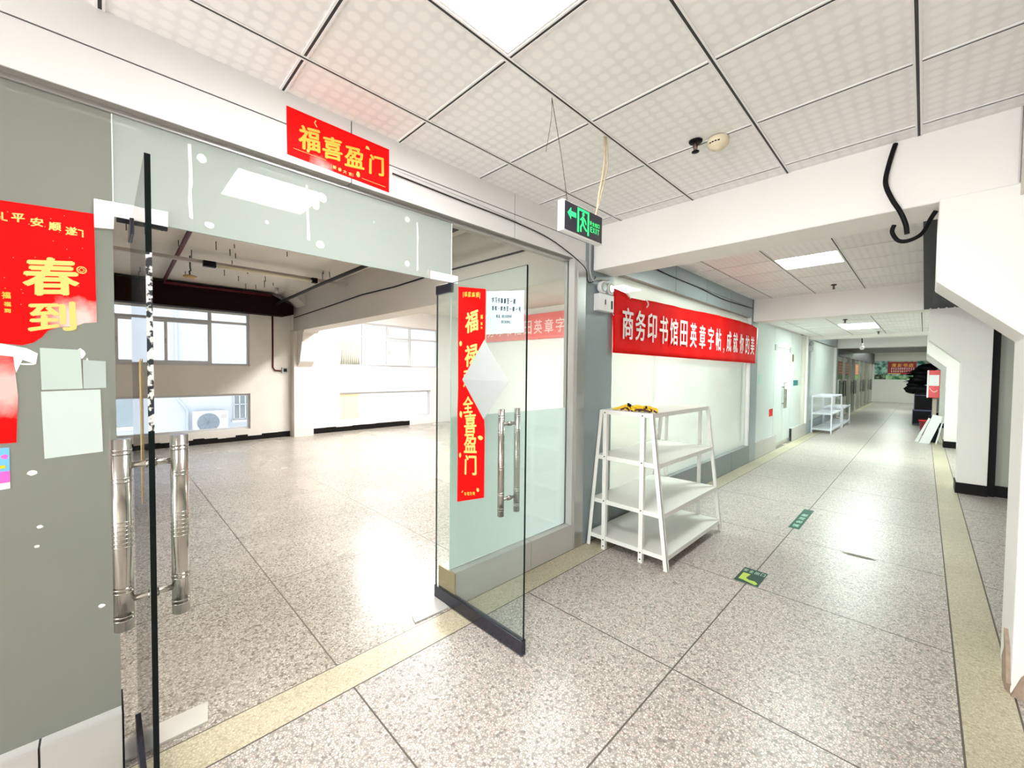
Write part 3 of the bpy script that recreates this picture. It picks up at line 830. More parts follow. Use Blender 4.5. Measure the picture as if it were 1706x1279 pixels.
# handwritten notice on the far face of the leaf
t = thing('handwritten_notice', 'pale blue handwritten notice on the glass right of the tall couplet', 'notice', (-1.66, 1.61, 1.74))
YN = 1.5925
MB().prism([(-1.82, 1.768), (-1.515, 1.762), (-1.515, 1.985), (-1.82, 2.02)], 'y', YN - .0008, YN).build('paper', mat('blue_notice', (.40, .53, .55), .7), t)
F = ((0, YN - .0009, 0), *FY)
def line(tx, x0, x1, z0, z1, h):
    k = len(tx); w = (x1 - x0) / k
    return [(c, x0 + w * (i + .5), z0 + (z1 - z0) * (i + .5) / k, w * .72, h if c not in '一二' else h * .12) for i, c in enumerate(tx) if c != ' ']
lettering('handwriting', line('学习书籍搬至一楼', -1.775, -1.575, 1.965, 1.932, .030) + line('影院二楼改至一楼一号', -1.772, -1.535, 1.918, 1.886, .026)
    + line('电话', -1.735, -1.70, 1.868, 1.864, .020) + line('13523838961', -1.685, -1.61, 1.862, 1.856, .016) + line('13523838962', -1.69, -1.615, 1.832, 1.824, .016), F, M_INK, t, bold=.03)

# ------------------------------------------------------------------ closed double door of the third bay
for k, (a, b, lab) in enumerate(((9.85, 10.60, 'closed glass door leaf left of the pair in the third bay'), (10.605, 11.35, 'closed glass door leaf with notice, right of the pair in the third bay'))):
    d = thing('door_%d' % (3 + k), lab, 'door', (GX, (a + b) / 2, 0), None, 'structure')
    MB().box(GX - .006, GX + .006, a, b, .09, 2.12).build('glass_pane', M_FROST, d)
    MB().box(GX - .015, GX + .015, a, b, .01, .09).build('bottom_rail', M_STEELS, d)
    ye = b - .06 if k == 0 else a + .06
    for s in (-1, 1):
        pb = MB().cyl((GX + s * .06, ye, .82), (GX + s * .06, ye, 1.38), .018, 12).build('pull_bar', M_STEEL, d)
    for z in (.92, 1.28):
        MB().cyl((GX - .06, ye, z), (GX + .06, ye, z), .009, 10).build('standoff', M_STEEL, pb)
    yh = a if k == 0 else b
    MB().box(GX - .02, GX + .02, yh - (0 if k == 0 else .17), yh + (.17 if k == 0 else 0), 2.06, 2.18).build('patch_fitting', M_GREY, d)
XT = GX + .007
def small(name, label, cat, y0, y1, z0, z1, mtl, x=XT, th=.002):
    return tag(MB().box(x, x + th, y0, y1, z0, z1).build(name, mtl), label, cat)
small('red_sticker', 'small red sticker low on the glass left of the closed double door', 'sticker', 9.52, 9.80, .70, .85, M_REDGLOSS)
small('green_sticker', 'pale green paper on the glass beside the slate column', 'sticker', 8.72, 8.92, 1.36, 1.54, mat('pale_green_paper', (.40, .62, .53), .6))
small('teal_sign', 'dark teal rectangular sign on the glass right of the closed double door', 'sign', 11.62, 12.12, 1.29, 1.42, M_TEAL)
small('dark_plaque', 'narrow black and gold plaque on the glass right of the door pair', 'sign', 11.44, 11.60, 1.86, 2.03, mat('black_gold', (.09, .06, .01), .4))
small('white_notice', 'white and lilac notice on the closed glass door', 'notice', 10.80, 11.05, 1.38, 1.62, mat('lilac_notice', (.80, .76, .86), .6))

# ------------------------------------------------------------------ red cloth banner
t = thing('red_cloth_banner', 'long red cloth banner with white characters stretched across the second shopfront', 'banner', (PX + .02, 5.8, 1.73))
m = MB()
NY, NZ = 96, 10
Y0, Y1 = 3.455, 8.20
def top_z(y):
    pts = [(3.44, 2.36), (3.69, 2.345), (3.75, 2.31), (4.1, 2.325), (4.15, 2.335), (5.14, 2.36), (6.37, 2.40), (7.94, 2.405), (8.2, 2.37)]
    for (a, za), (b, zb) in zip(pts, pts[1:]):
        if a <= y <= b:
            return za + (zb - za) * (y - a) / (b - a)
    return pts[-1][1]
def bx(y, f):
    # gentle folds of the cloth; the end turns in against the slate column
    return PX + .022 + .006 * math.sin(y * 5.1 + f * 3) * f + .004 * math.sin(y * 13 + 2 * f) + .004 * math.sin(f * 6 + y * 2)
grid = []
for i in range(NY + 1):
    y = Y0 + (Y1 - Y0) * i / NY
    grid.append([(bx(y, j / NZ), y, 1.745 + (top_z(y) - 1.745) * j / NZ) for j in range(NZ + 1)])
F_ = [[m.bm.verts.new(p) for p in c] for c in grid]
B_ = [[m.bm.verts.new((p[0] - .0015, p[1], p[2])) for p in c] for c in grid]
for i in range(NY):
    for j in range(NZ):
        m._f([F_[i][j], F_[i + 1][j], F_[i + 1][j + 1], F_[i][j + 1]], True)
        m._f([B_[i][j], B_[i][j + 1], B_[i + 1][j + 1], B_[i + 1][j]], True)
for i in range(NY):
    m._f([F_[i][0], B_[i][0], B_[i + 1][0], F_[i + 1][0]]); m._f([F_[i][NZ], F_[i + 1][NZ], B_[i + 1][NZ], B_[i][NZ]])
for j in range(NZ):
    m._f([F_[0][j], F_[0][j + 1], B_[0][j + 1], B_[0][j]]); m._f([F_[NY][j], B_[NY][j], B_[NY][j + 1], F_[NY][j + 1]])
m.build('cloth', M_REDCL, t)
txt = '商务印书馆田英章字帖，成就你的美'
ypos = [3.72, 3.98, 4.24, 4.52, 4.79, 5.07, 5.37, 5.67, 5.98, 6.28, 6.50, 6.73, 7.03, 7.34, 7.65, 7.93]
lettering('white_lettering', [(c, yy, 2.045 if c != '，' else 1.90, .215 if c != '，' else .05, .315 if c != '，' else .07) for c, yy in zip(txt, ypos)], ((PX + .0365, 0, 0), *FX), M_PRINT, t, bold=.018)
m = MB()
for pts_, r_ in (([(PX + .03, 3.47, 2.34), (PX + .01, 3.45, 2.28), (PX + .03, 3.44, 2.22), (PX + .01, 3.455, 2.16), (PX + .03, 3.46, 2.10)], .004),
                 ([(PX + .035, 3.70, 2.345), (PX + .045, 3.73, 2.31), (PX + .035, 3.76, 2.30)], .006), ([(PX + .035, 4.08, 2.34), (PX + .045, 4.12, 2.29), (PX + .04, 4.10, 2.25)], .006)):
    MB().tube(pts_, r_).build('tie_cord', M_WPLAST, t)['label'] = 'white tie cord'

# ------------------------------------------------------------------ exit sign
t = thing('exit_sign', 'hanging green and black EXIT sign box under the ceiling', 'exit sign', (-1.275, 1.76, 2.245))
MB().box(-1.292, -1.260, 1.588, 1.935, 2.245, 2.395).build('housing', M_WPLAST, t, bevel=.003)
MB().box(-1.260, -1.2575, 1.603, 1.928, 2.253, 2.391).build('face', M_BLACKG, t)
F = ((-1.2574, 1.603, 2.253), *FX)
polys = [[(.020, .085), (.048, .115), (.048, .098), (.090, .098), (.090, .074), (.048, .074), (.048, .057)]]
polys += [bar(.108, .010, .108, .130, .012), bar(.196, .010, .196, .130, .012), bar(.102, .126, .202, .126, .012)]
polys += [circ(.152, .108, .010, 12), bar(.150, .095, .148, .060, .018), bar(.148, .062, .130, .040, .010), bar(.130, .042, .132, .016, .010), bar(.150, .060, .166, .040, .010), bar(.165, .042, .182, .030, .010), bar(.146, .090, .126, .075, .008), bar(.152, .090, .172, .078, .008), bar(.170, .078, .176, .062, .008)]
o = flat_shapes('green_symbols', polys, F, M_EXITG, t, .001); o['label'] = 'lit green arrow and running figure in a doorway'
o = lettering('green_lettering', [('安', .219, .082, .020, .022), ('全', .243, .082, .020, .022), ('出', .267, .082, .020, .022), ('口', .291, .082, .018, .020), ('E', .224, .050, .018, .028), ('X', .247, .050, .020, .028), ('I', .268, .050, .006, .028), ('T', .288, .050, .018, .028)], F, M_EXITG, t, bold=.02)
o['label'] = 'lit green exit lettering'
m = MB().tube([(-1.276, 1.515, CZ - .004), (-1.277, 1.60, 2.58), (-1.276, 1.645, 2.395)], .0016, 6)
m.tube([(-1.276, 1.515, CZ - .004), (-1.275, 1.512, 2.75), (-1.30, 1.505, 2.60)], .0012, 6)
m.build('hanging_wire', M_DARKPIPE, t)
m = MB().tube([(-1.276, 1.965, CZ - .004), (-1.27, 1.96, 2.70), (-1.274, 1.92, 2.52), (-1.276, 1.90, 2.395)], .006)
m.tube([(-1.27, 1.975, CZ - .004), (-1.262, 1.982, 2.70), (-1.27, 1.925, 2.50), (-1.272, 1.885, 2.395)], .004)
o = m.build('power_cord', mat('tan_cord', (.52, .42, .27), .7, noise=.3, nscale=40), t); o['label'] = 'frayed tan power cord up to the ceiling'
# ------------------------------------------------------------------ smoke detector, sprinklers
t = thing('smoke_detector', 'cream round smoke detector on the near ceiling beside a sprinkler', 'smoke detector', (-.835, 2.41, CZ))
MB().lathe((-.835, 2.41, CZ), [(.050, -.004), (.055, -.014), (.056, -.030), (.050, -.046), (.036, -.058), (.022, -.060), (.020, -.066), (.008, -.067)]).build('body', M_CREAM, t)
for a_ in (-.5, -.2, .1, .4):
    MB().box(-.835 + .05 * math.sin(a_) - .005, -.835 + .05 * math.sin(a_) + .005, 2.41 - .055 * math.cos(a_) - .001, 2.41 - .05 * math.cos(a_), CZ - .041, CZ - .036).build('slot', M_BLACK, t)
def sprinkler(x, y, z, label):
    t = thing('sprinkler', label, 'sprinkler', (x, y, z), 'sprinkler heads in the ceiling')
    MB().lathe((x, y, z), [(.036, -.003), (.034, -.010), (.016, -.014)], seg=20).build('escutcheon', M_BLACK, t)
    m = MB().cyl((x, y, z - .012), (x, y, z - .055), .008, 10).cyl((x - .013, y, z - .02), (x - .007, y, z - .06), .003, 8).cyl((x + .013, y, z - .02), (x + .007, y, z - .06), .003, 8)
    m.build('frame', mat('dull_copper', (.22, .16, .14), .35, metal=.7), t)
    MB().lathe((x, y, z - .06), [(.020, 0), (.020, -.003), (.008, -.006)], seg=16).build('deflector', M_BLACK, t)
sprinkler(-.935, 2.355, CZ, 'dark sprinkler head on the near ceiling beside the cream detector')
sprinkler(-.95, 7.43, CZ, 'dark sprinkler head in the second bay ceiling beyond its light panel')
sprinkler(-1.02, 9.35, 2.545, 'dark sprinkler head in the third bay just before its light panel')
sprinkler(-.75, 12.3, 2.545, 'dark sprinkler head in the third bay behind its light panel')

# ------------------------------------------------------------------ emergency lights
def elight(x, y0, z0, label, body, sc_=1.):
    w = .24 * sc_
    t = thing('emergency_light', label, 'emergency light', (x, y0 + w / 2, z0), 'twin head emergency lights on the columns')
    MB().box(x, x + .065, y0, y0 + w, z0, z0 + .155).build('housing', body, t, bevel=.004)
    for k in (0, 1):
        yy = y0 + .06 + k * (w - .12)
        m = MB().lathe((x + .012, yy, z0 + .215), [(.030, 0), (.052, .022), (.055, .055), (.048, .060)], axis='x', seg=20)
        m.cyl((x + .03, yy, z0 + .15), (x + .03, yy, z0 + .18), .012, 10)
        lh = m.build('lamp_head', body, t)
        MB().lathe((x + .072, yy, z0 + .215), [(.044, 0), (.044, .003), (.036, .005)], axis='x', seg=20).build('lens', mat('lens', (.36, .40, .38), .15), lh)
    MB().box(x + .065, x + .067, y0 + w * .80, y0 + w * .90, z0 + .03, z0 + .105).box(x + .065, x + .067, y0 + w * .36, y0 + w * .42, z0 + .06, z0 + .105).build('mark', M_BLACK, t)
    return t
elight(PX, 3.165, 2.115, 'white twin head emergency light on the slate column under the wires', M_WPLAST)
elight(PX, BY(2) + .05, 2.16, 'dark twin head emergency light on the far slate column', M_GREY, .95)

# ------------------------------------------------------------------ cables
t = tag(MB().tube([(PX + .008, 1.16, 2.655), (PX + .008, 1.6, 2.648), (PX + .010, 2.13, 2.640), (PX + .010, 2.5, 2.615), (PX + .012, 2.75, 2.56), (PX + .012, 2.9, 2.515), (PX + .012, 3.02, 2.46), (PX + .014, 3.05, 2.36), (PX + .014, 3.13, 2.37), (PX + .018, 3.16, 2.42)], .0045).build('wire', M_DARKPIPE), 'dark wire sagging along the fascia to the emergency light', 'cable')
t = tag(MB().tube([(PX + .006, 1.16, 2.685), (PX + .006, 1.7, 2.675), (PX + .008, 2.10, 2.658), (PX + .008, 2.16, 2.655)], .0035).build('wire', M_WPLAST), 'white wire running along the fascia right of the door scroll', 'cable')
t = tag(MB().tube([(PX + .02, 3.06, 2.80), (PX + .022, 3.065, 2.6), (PX + .022, 3.07, 2.46), (PX + .024, 3.11, 2.38), (PX + .03, 3.18, 2.40), (PX + .03, 3.28, 2.405), (PX + .03, 3.36, 2.42)], .007).build('cable', mat('grey_cable', (.45, .44, .40), .5)), 'grey cable dropping at the beam corner to the white emergency light', 'cable')
t = tag(MB().tube([(PX + .006, 4.0, 2.745), (PX + .006, 4.6, 2.70), (PX + .006, 5.6, 2.69), (PX + .006, 6.6, 2.66), (PX + .006, 8.0, 2.70)], .006).build('cable', M_BLACK), 'black cable along the slate fascia above the red banner', 'cable')
t = tag(MB().tube([(-.148, 3.125, 2.835), (-.165, 3.115, 2.76), (-.182, 3.11, 2.66), (-.178, 3.11, 2.60), (-.150, 3.11, 2.52), (-.118, 3.11, 2.45), (-.095, 3.115, 2.38), (-.088, 3.12, 2.325)], .0115, 10).build('power_cable', M_BLACK), 'thick black cable hanging down the face of the first beam', 'cable')
t = tag(MB().tube([(-.150, 3.32, 2.44), (-.158, 3.32, 2.40), (-.130, 3.32, 2.345), (-.085, 3.32, 2.335), (-.03, 3.30, 2.36), (.0, 3.26, 2.42), (.02, 3.24, 2.455)], .011, 10).build('power_cable', M_BLACK), 'black cable looped under the first beam beside the pillar bracket', 'cable')

# ------------------------------------------------------------------ display rack with sloping sides
def rack_x(z): return (-2.125 + .115 * z / 1.22, -1.365 - .145 * z / 1.22)
t = thing('display_rack', 'white A frame display rack with four shelves in front of the banner shopfront', 'shelf', (-1.75, 3.70, 0))
YA, YB = 3.09, 4.30
for y in (YA, YB):
    s = 1 if y == YA else -1
    for i in (0, 1):
        a, b = rack_x(0)[i], rack_x(1.225)[i]
        w = .036 * (1 if i == 0 else -1)
        m = MB()
        m.hexa([(a, y, 0), (a + w, y, 0), (a + w, y + s * .004, 0), (a, y + s * .004, 0)], [(b, y, 1.225), (b + w, y, 1.225), (b + w, y + s * .004, 1.225), (b, y + s * .004, 1.225)])
        m.hexa([(a, y, 0), (a + .004 * (1 if i == 0 else -1), y, 0), (a + .004 * (1 if i == 0 else -1), y + s * .03, 0), (a, y + s * .03, 0)], [(b, y, 1.225), (b + .004 * (1 if i == 0 else -1), y, 1.225), (b + .004 * (1 if i == 0 else -1), y + s * .03, 1.225), (b, y + s * .03, 1.225)])
        m.build('leg', M_RACK, t)
    for xx in (-1.95, -1.60):
        m = MB().box(xx - .018, xx + .018, y - s * .004, y, 0, 1.215).box(xx + .014, xx + .018, y, y + s * .03, 0, 1.19)
        ur = m.build('upright', M_RACK, t)
        for z in (.03, .085, .43, .82, 1.205):
            MB().cyl((xx, y - s * .004, z), (xx, y - s * .008, z), .0055, 8).build('bolt', M_BLACK, ur)
for z in (.088, .41, .80, 1.20):
    a, b = rack_x(z)
    m = MB().box(a + .004, b - .004, YA + .005, YB - .005, z + .022, z + .028)
    m.box(a + .004, a + .008, YA + .005, YB - .005, z - .008, z + .022).box(b - .008, b - .004, YA + .005, YB - .005, z - .008, z + .022)
    m.box(a + .008, b - .008, YA + .005, YA + .009, z - .008, z + .022).box(a + .008, b - .008, YB - .009, YB - .005, z - .008, z + .022)
    m.build('shelf', M_RACK, t)
# bundle on top
t = thing('strap_bundle', 'bundle of yellow and black straps lying on the display rack', 'straps', (-1.70, 3.16, 1.229))
m = MB(); zt = 1.230
random.seed(3)
for k in range(9):
    x0 = -1.84 + .03 * k; 
    m.tube([(x0 - .06, 3.13 + .008 * k, zt + .008), (x0 - .02, 3.15 + .01 * (k % 3), zt + .02 + .012 * (k % 3)), (x0 + .03, 3.17 + .012 * (k % 4), zt + .035 + .006 * (k % 2)), (x0 + .08, 3.15 + .01 * (k % 3), zt + .028), (x0 + .10, 3.13, zt + .012)], .009)
m.ball((-1.70, 3.125, zt + .016), .018, (1.6, .8, .8)); m.ball((-1.66, 3.14, zt + .03), .015, (1.8, .8, .7))
m.build('yellow_webbing', M_YELLOW, t)
m = MB()
for (a, b) in (((-1.83, 3.14), (-1.72, 3.16)), ((-1.80, 3.16), (-1.74, 3.12)), ((-1.62, 3.16), (-1.50, 3.13)), ((-1.66, 3.13), (-1.56, 3.17)), ((-1.72, 3.12), (-1.55, 3.12))):
    m.tube([(a[0], a[1], zt + .008), ((a[0] + b[0]) / 2, (a[1] + b[1]) / 2, zt + .022), (b[0], b[1], zt + .008)], .008)
m.build('dark_cord', mat('maroon_cord', (.07, .015, .012), .6), t)
m = MB().box(-1.775, -1.758, 3.15, 3.165, zt + .03, zt + .066).box(-1.757, -1.742, 3.15, 3.165, zt + .028, zt + .058).box(-1.612, -1.598, 3.15, 3.165, zt + .02, zt + .05).box(-1.60, -1.575, 3.15, 3.165, zt + .01, zt + .03)
m.build('buckle', M_BLACK, t, bevel=.002)

# ------------------------------------------------------------------ pale shelving by the far column
def wire_rack(name, label, x0, x1, y0, y1, levels, top, group):
    t = thing(name, label, 'shelf', ((x0 + x1) / 2, (y0 + y1) / 2, 0), group)
    for x in (x0, x1 - .03):
        for y in (y0, y1 - .03):
            MB().box(x, x + .03, y, y + .03, 0, top).build('leg', M_RACKB, t)
    for z in levels:
        m = MB()
        m.box(x0 + .03, x1 - .03, y0 + .002, y0 + .026, z - .02, z + .02).box(x0 + .03, x1 - .03, y1 - .026, y1 - .002, z - .02, z + .02)
        m.box(x0 + .002, x0 + .026, y0 + .03, y1 - .03, z - .02, z + .02).box(x1 - .026, x1 - .002, y0 + .03, y1 - .03, z - .02, z + .02)
        n = 5
        for i in range(n):
            yy = y0 + .04 + (y1 - y0 - .08) * i / n
            m.box(x0 + .03, x1 - .03, yy + .02, yy + (y1 - y0 - .08) / n - .10, z - .005, z + .005)
        m.build('shelf', M_RACKB, t)
    return t
wire_rack('shelving_unit', 'taller pale slatted shelving unit beside the far slate column', -2.13, -1.68, 13.55, 15.35, (.10, .52, .98), 1.0, 'pale shelving by the far column')
wire_rack('shelving_unit', 'lower pale slatted shelving unit behind the taller pale one', -2.13, -1.66, 15.45, 17.1, (.10, .58), .62, 'pale shelving by the far column')

# ------------------------------------------------------------------ far right clutter
t = thing('extinguisher_box', 'red and white fire equipment box on the right before the black bags', 'fire box', (.16, 13.6, 1.05))
YX = 13.62
MB().box(.055, .26, YX, YX + .25, 1.05, 1.69).build('body', M_REDGLOSS, t, bevel=.01)
MB().box(.082, .245, YX - .003, YX, 1.33, 1.58).build('white_panel', M_WPLAST, t)
MB().box(.050, .0545, YX, YX + .25, 1.05, 1.69).box(.0545, .078, YX - .002, YX, 1.05, 1.69).build('white_side', M_WPLAST, t)
flat_shapes('pale_arc', [[(.09 + .13 * i / 8, 1.29 - .09 * math.sin(math.pi * (i / 8) * .8)) for i in range(9)] + [(.09 + .13 * i / 8, 1.265 - .09 * math.sin(math.pi * (i / 8) * .8)) for i in range(8, -1, -1)]], ((0, YX - .001, 0), *FY), mat('pale_red', (.85, .45, .40), .5), t)
MB().box(.15, .22, YX + .08, YX + .16, .62, 1.05).build('post', mat('tan_post', (.40, .33, .28), .5), t)
MB().box(.10, .27, YX + .12, YX + .24, 0, .62).build('pedestal', M_BLACK, t)
t = thing('red_bucket', 'dull red bucket on the floor under the fire equipment box', 'bucket', (.0, 18.6, 0))
t.location = (.07, 15.2, 0); WORLD[t.name] = Vector((.07, 15.2, 0))
MB().lathe((.07, 15.2, 0), [(.10, 0), (.135, .38), (.142, .40), (.13, .40), (.10, .05)], seg=20).build('pail', M_REDDULL, t)
MB().lathe((.07, 15.2, .38), [(.143, 0), (.148, .008), (.143, .022)], seg=20).build('rim', M_REDGLOSS, t)
t = thing('storage_crate', 'black storage crate with pale edges, lower of the stack by the fire box', 'crate', (.0, 17.2, 0), 'black crates far right')
def crate(t, x0, x1, y0, y1, z0, z1):
    cb = MB().box(x0 + .01, x1 - .01, y0 + .01, y1 - .01, z0, z1).build('body', M_BLACK, t)
    m = MB()
    e = .018
    for x in (x0, x1 - e):
        for y in (y0, y1 - e): m.box(x, x + e, y, y + e, z0, z1)
    for z in (z0, z1 - e):
        m.box(x0, x1, y0, y0 + e, z, z + e).box(x0, x1, y1 - e, y1, z, z + e).box(x0, x0 + e, y0, y1, z, z + e).box(x1 - e, x1, y0, y1, z, z + e)
    m.build('edge_frame', M_NAVY, cb)
crate(t, -.24, .20, 18.3, 18.9, .02, .46)
t = thing('storage_crate', 'black storage crate with pale edges, upper of the stack by the fire box', 'crate', (.0, 17.2, .46), 'black crates far right')
crate(t, -.21, .22, 18.33, 18.9, .47, .95)
m = MB(); random.seed(11)
for k in range(26):
    z = 1.0 + .85 * random.random(); 
    m.ball((-.08 + .30 * random.random() - .22 * (1 if z < 1.6 else .4), 18.45 + .4 * random.random(), z), .15 + .08 * random.random(), (1.2, 1, .55), 10)
m.box(-.20, .25, 18.4, 18.9, .95, 1.2)
for k in range(14):
    z = .98 + .7 * random.random()
    m.cyl((-.25, 18.5 + .3 * random.random(), z), (-.40 - .12 * random.random(), 18.45, z - .03 + .08 * random.random()), .03, 6, r1=.004)
tag(m.build('bag_heap', M_BLACK), 'ragged heap of black bags piled on the crates', 'bags')
# boards leaning sideways against the third pillar
for poly, y, lab in (([(-.045, 0), (.125, 0), (.330, .64), (.165, .675)], 13.42, 'white board leaning on the third pillar, widest of the leaning boards'),
                     ([(-.125, 0), (-.06, 0), (.13, .56), (.10, .58)], 13.62, 'thin pale board leaning behind the widest leaning board'),
                     ([(.215, 0), (.245, 0), (.335, .52), (.315, .54)], 13.46, 'narrow board strip leaning between the widest board and the third pillar')):
    tag(MB().prism(poly, 'y', y, y + .02).build('leaning_board', M_WPLAST), lab, 'board', 'boards leaning at the third pillar')
# hanging bulb
t = thing('hanging_bulb', 'bare white bulb hanging on a black cord before the fourth beam', 'bulb', (-1.18, 14.2, 2.22))
MB().cyl((-1.20, 14.2, CZ - .001), (-1.18, 14.2, 2.40), .012, 8).build('cord', M_BLACK, t)
MB().cyl((-1.18, 14.2, 2.40), (-1.18, 14.2, 2.34), .022, 12).ball((-1.18, 14.2, 2.28), .055).build('bulb', M_BULB, t)

# ------------------------------------------------------------------ far shop doors, end poster
struct(MB().box(-2.45, -2.13, BY(3) + .36, YEND, 2.24, SLAB), 'trim_15', M_DARKCEIL, 'dark fascia over the far glass doors', 'trim')
gy = [18.25, 20.05, 21.75, 23.3, 25.2, 27.1, 29.0, 31.0, YEND - .02]
for k in range(len(gy) - 1):
    a, b = gy[k] + .05, gy[k + 1] - .05
    d = thing('door_%d' % (5 + k), 'glass door leaf far down the corridor, %s beyond the frosted pane' % ['first', 'second', 'third', 'fourth', 'fifth', 'sixth', 'seventh', 'eighth'][k], 'door', (GX, (a + b) / 2, 0), None, 'structure')
    MB().box(GX - .006, GX + .006, a, b, .06, 2.24).build('glass_pane', glass_mat('far_glass', (.78, .90, .82), 1.0, .35, (.48, .60, .50)) if k == 0 else bpy.data.materials['far_glass'], d)
    yh = (b - .25) if k % 2 == 0 else a + .25
    m = MB()
    for s in (-1, 1): m.cyl((GX + s * .06, yh, .75), (GX + s * .06, yh, 1.35), .022, 8)
    m.cyl((GX - .06, yh, .85), (GX + .06, yh, .85), .012, 8).cyl((GX - .06, yh, 1.25), (GX + .06, yh, 1.25), .012, 8)
    m.build('pull_handle', mat('dark_handle', (.05, .05, .045), .4), d) if k == 0 else m.build('pull_handle', bpy.data.materials['dark_handle'], d)
for k, y in enumerate(gy[1:-1]):
    w = .10 if k == 2 else .05
    struct(MB().box(-2.25, -2.13, y - w, y + w, 0, 2.24), 'trim_%d' % (16 + k), mat('bronze_upright', (.36, .33, .28), .35, metal=.4) if k == 0 else bpy.data.materials['bronze_upright'], 'upright between far glass doors, %s from the frosted pane' % ['first', 'second', 'third', 'fourth', 'fifth', 'sixth', 'seventh'][k], 'trim')
def far_poster(y0, y1, label):
    t = thing('shop_poster', label, 'poster', (GX + .01, (y0 + y1) / 2, 1.42), 'red posters on the far glass doors')
    x = GX + .0075
    MB().box(x, x + .002, y0, y1, 1.58, 2.06).build('red_sheet', mat('brick_red', (.42, .09, .04), .5), t) if 'brick_red' not in bpy.data.materials else MB().box(x, x + .002, y0, y1, 1.58, 2.06).build('red_sheet', bpy.data.materials['brick_red'], t)
    ps = []
    for r in range(4):
        for c in range(5):
            w = (y1 - y0) / 5.6
            ps.append([(y0 + .1 + c * w * 1.08, 1.62 + r * .105), (y0 + .1 + c * w * 1.08 + w * .8, 1.62 + r * .105), (y0 + .1 + c * w * 1.08 + w * .8, 1.69 + r * .105), (y0 + .1 + c * w * 1.08, 1.69 + r * .105)])
    flat_shapes('orange_blocks', ps, ((x + .002, 0, 0), *FX), mat('orange_print', (.75, .33, .16), .5), t)
    MB().box(x, x + .002, y0 - .05, y1, 1.40, 1.56).build('green_sheet', mat('leaf_green', (.12, .36, .06), .5, noise=.4, nscale=4), t)
far_poster(18.7, 19.85, 'red and orange poster on the first far glass door')
far_poster(20.25, 21.6, 'red and orange poster on the second far glass door')
far_poster(23.55, 25.0, 'pale red poster on the fourth far glass door')

t = thing('end_wall_poster', 'red shop poster with phone numbers and green surround on the end wall', 'poster', (-.9, YEND - .01, 1.3))
YP = YEND - .012
MB().box(-2.12, .34, YP, YP + .01, 1.34, 2.42).build('backing', speckle('teal_art', (.02, .12, .09), (.50, .80, .72), 4.5, .38, .62), t)
MB().box(-2.12, -1.62, YP - .003, YP, 1.34, 1.62).build('dark_corner', speckle('dark_art', (.01, .03, .02), (.30, .35, .22), 7, .45, .65), t)
MB().box(-1.60, -.20, YP - .003, YP, 1.345, 1.56).build('green_strip', speckle('grass_art', (.03, .16, .05), (.50, .75, .40), 4, .4, .6), t)
MB().box(-1.53, -.32, YP - .006, YP - .003, 1.64, 2.36).build('red_panel', mat('deep_red', (.40, .006, .012), .5), t)
F = ((0, YP - .0062, 0), *FY)
lettering('orange_lettering', [('漫', -1.27, 2.17, .20, .21), ('友', -1.03, 2.17, .20, .21), ('书', -.79, 2.17, .20, .21), ('店', -.55, 2.17, .20, .21)], F, mat('orange_letters', (.90, .45, .08), .5), t, bold=.035)
lettering('white_lettering', [(c, -1.36 + .092 * i, 1.975, .062 if c != '1' else .035, .11) for i, c in enumerate('15238882522')] + [(c, -1.36 + .092 * i, 1.815, .062 if c != '1' else .035, .11) for i, c in enumerate('13513846216')], F, M_PRINT, t, bold=.02)
flat_shapes('yellow_bar', [[(-1.52, 1.65), (-.98, 1.65), (-.98, 1.70), (-1.52, 1.70)]], F, mat('yellow_bar_print', (.85, .60, .20), .5), t)
flat_shapes('cream_line', [[(-1.50, 2.37), (-.36, 2.37), (-.36, 2.395), (-1.50, 2.395)]], F, mat('cream_line_print', (.80, .66, .42), .5), t)

# ------------------------------------------------------------------ floor stickers
t = thing('floor_arrow_sticker', 'green square floor sticker with a lime arrow', 'sticker', (-.89, 3.49, 0))
MB().box(-.975, -.812, 3.355, 3.635, .0004, .0014).build('sheet', M_GREEN, t)
flat_shapes('lime_arrow', [[(-.955, 3.40), (-.925, 3.40), (-.925, 3.40), (-.88, 3.385), (-.835, 3.37), (-.825, 3.40), (-.85, 3.43), (-.89, 3.425), (-.915, 3.445), (-.905, 3.53), (-.955, 3.53)]], ((0, 0, .0014), (1, 0, 0), (0, 1, 0)), M_LIME, t)
o = lettering('pale_lettering', [(c, -.952 + .039 * i, 3.585, .030, .055) for i, c in enumerate('安全出口')], ((0, 0, .0014), (1, 0, 0), (0, 1, 0)), mat('pale_print', (.35, .50, .40), .5), t, bold=.02)
t = thing('floor_strip_sticker', 'narrow green floor sticker with pale writing further along the joint', 'sticker', (-.888, 5.32, 0))
MB().box(-.935, -.842, 4.92, 5.72, .0004, .0014).build('sheet', mat('green_strip_sticker', (.008, .085, .055), .5, spec=.25), t)
lettering('pale_lettering', [(c, -.888, 5.03 + .145 * i, .105, .052, R(90)) for i, c in enumerate('紧急疏散')], ((0, 0, .0014), (1, 0, 0), (0, 1, 0)), mat('mint_print', (.35, .62, .50), .5), t, bold=.02)
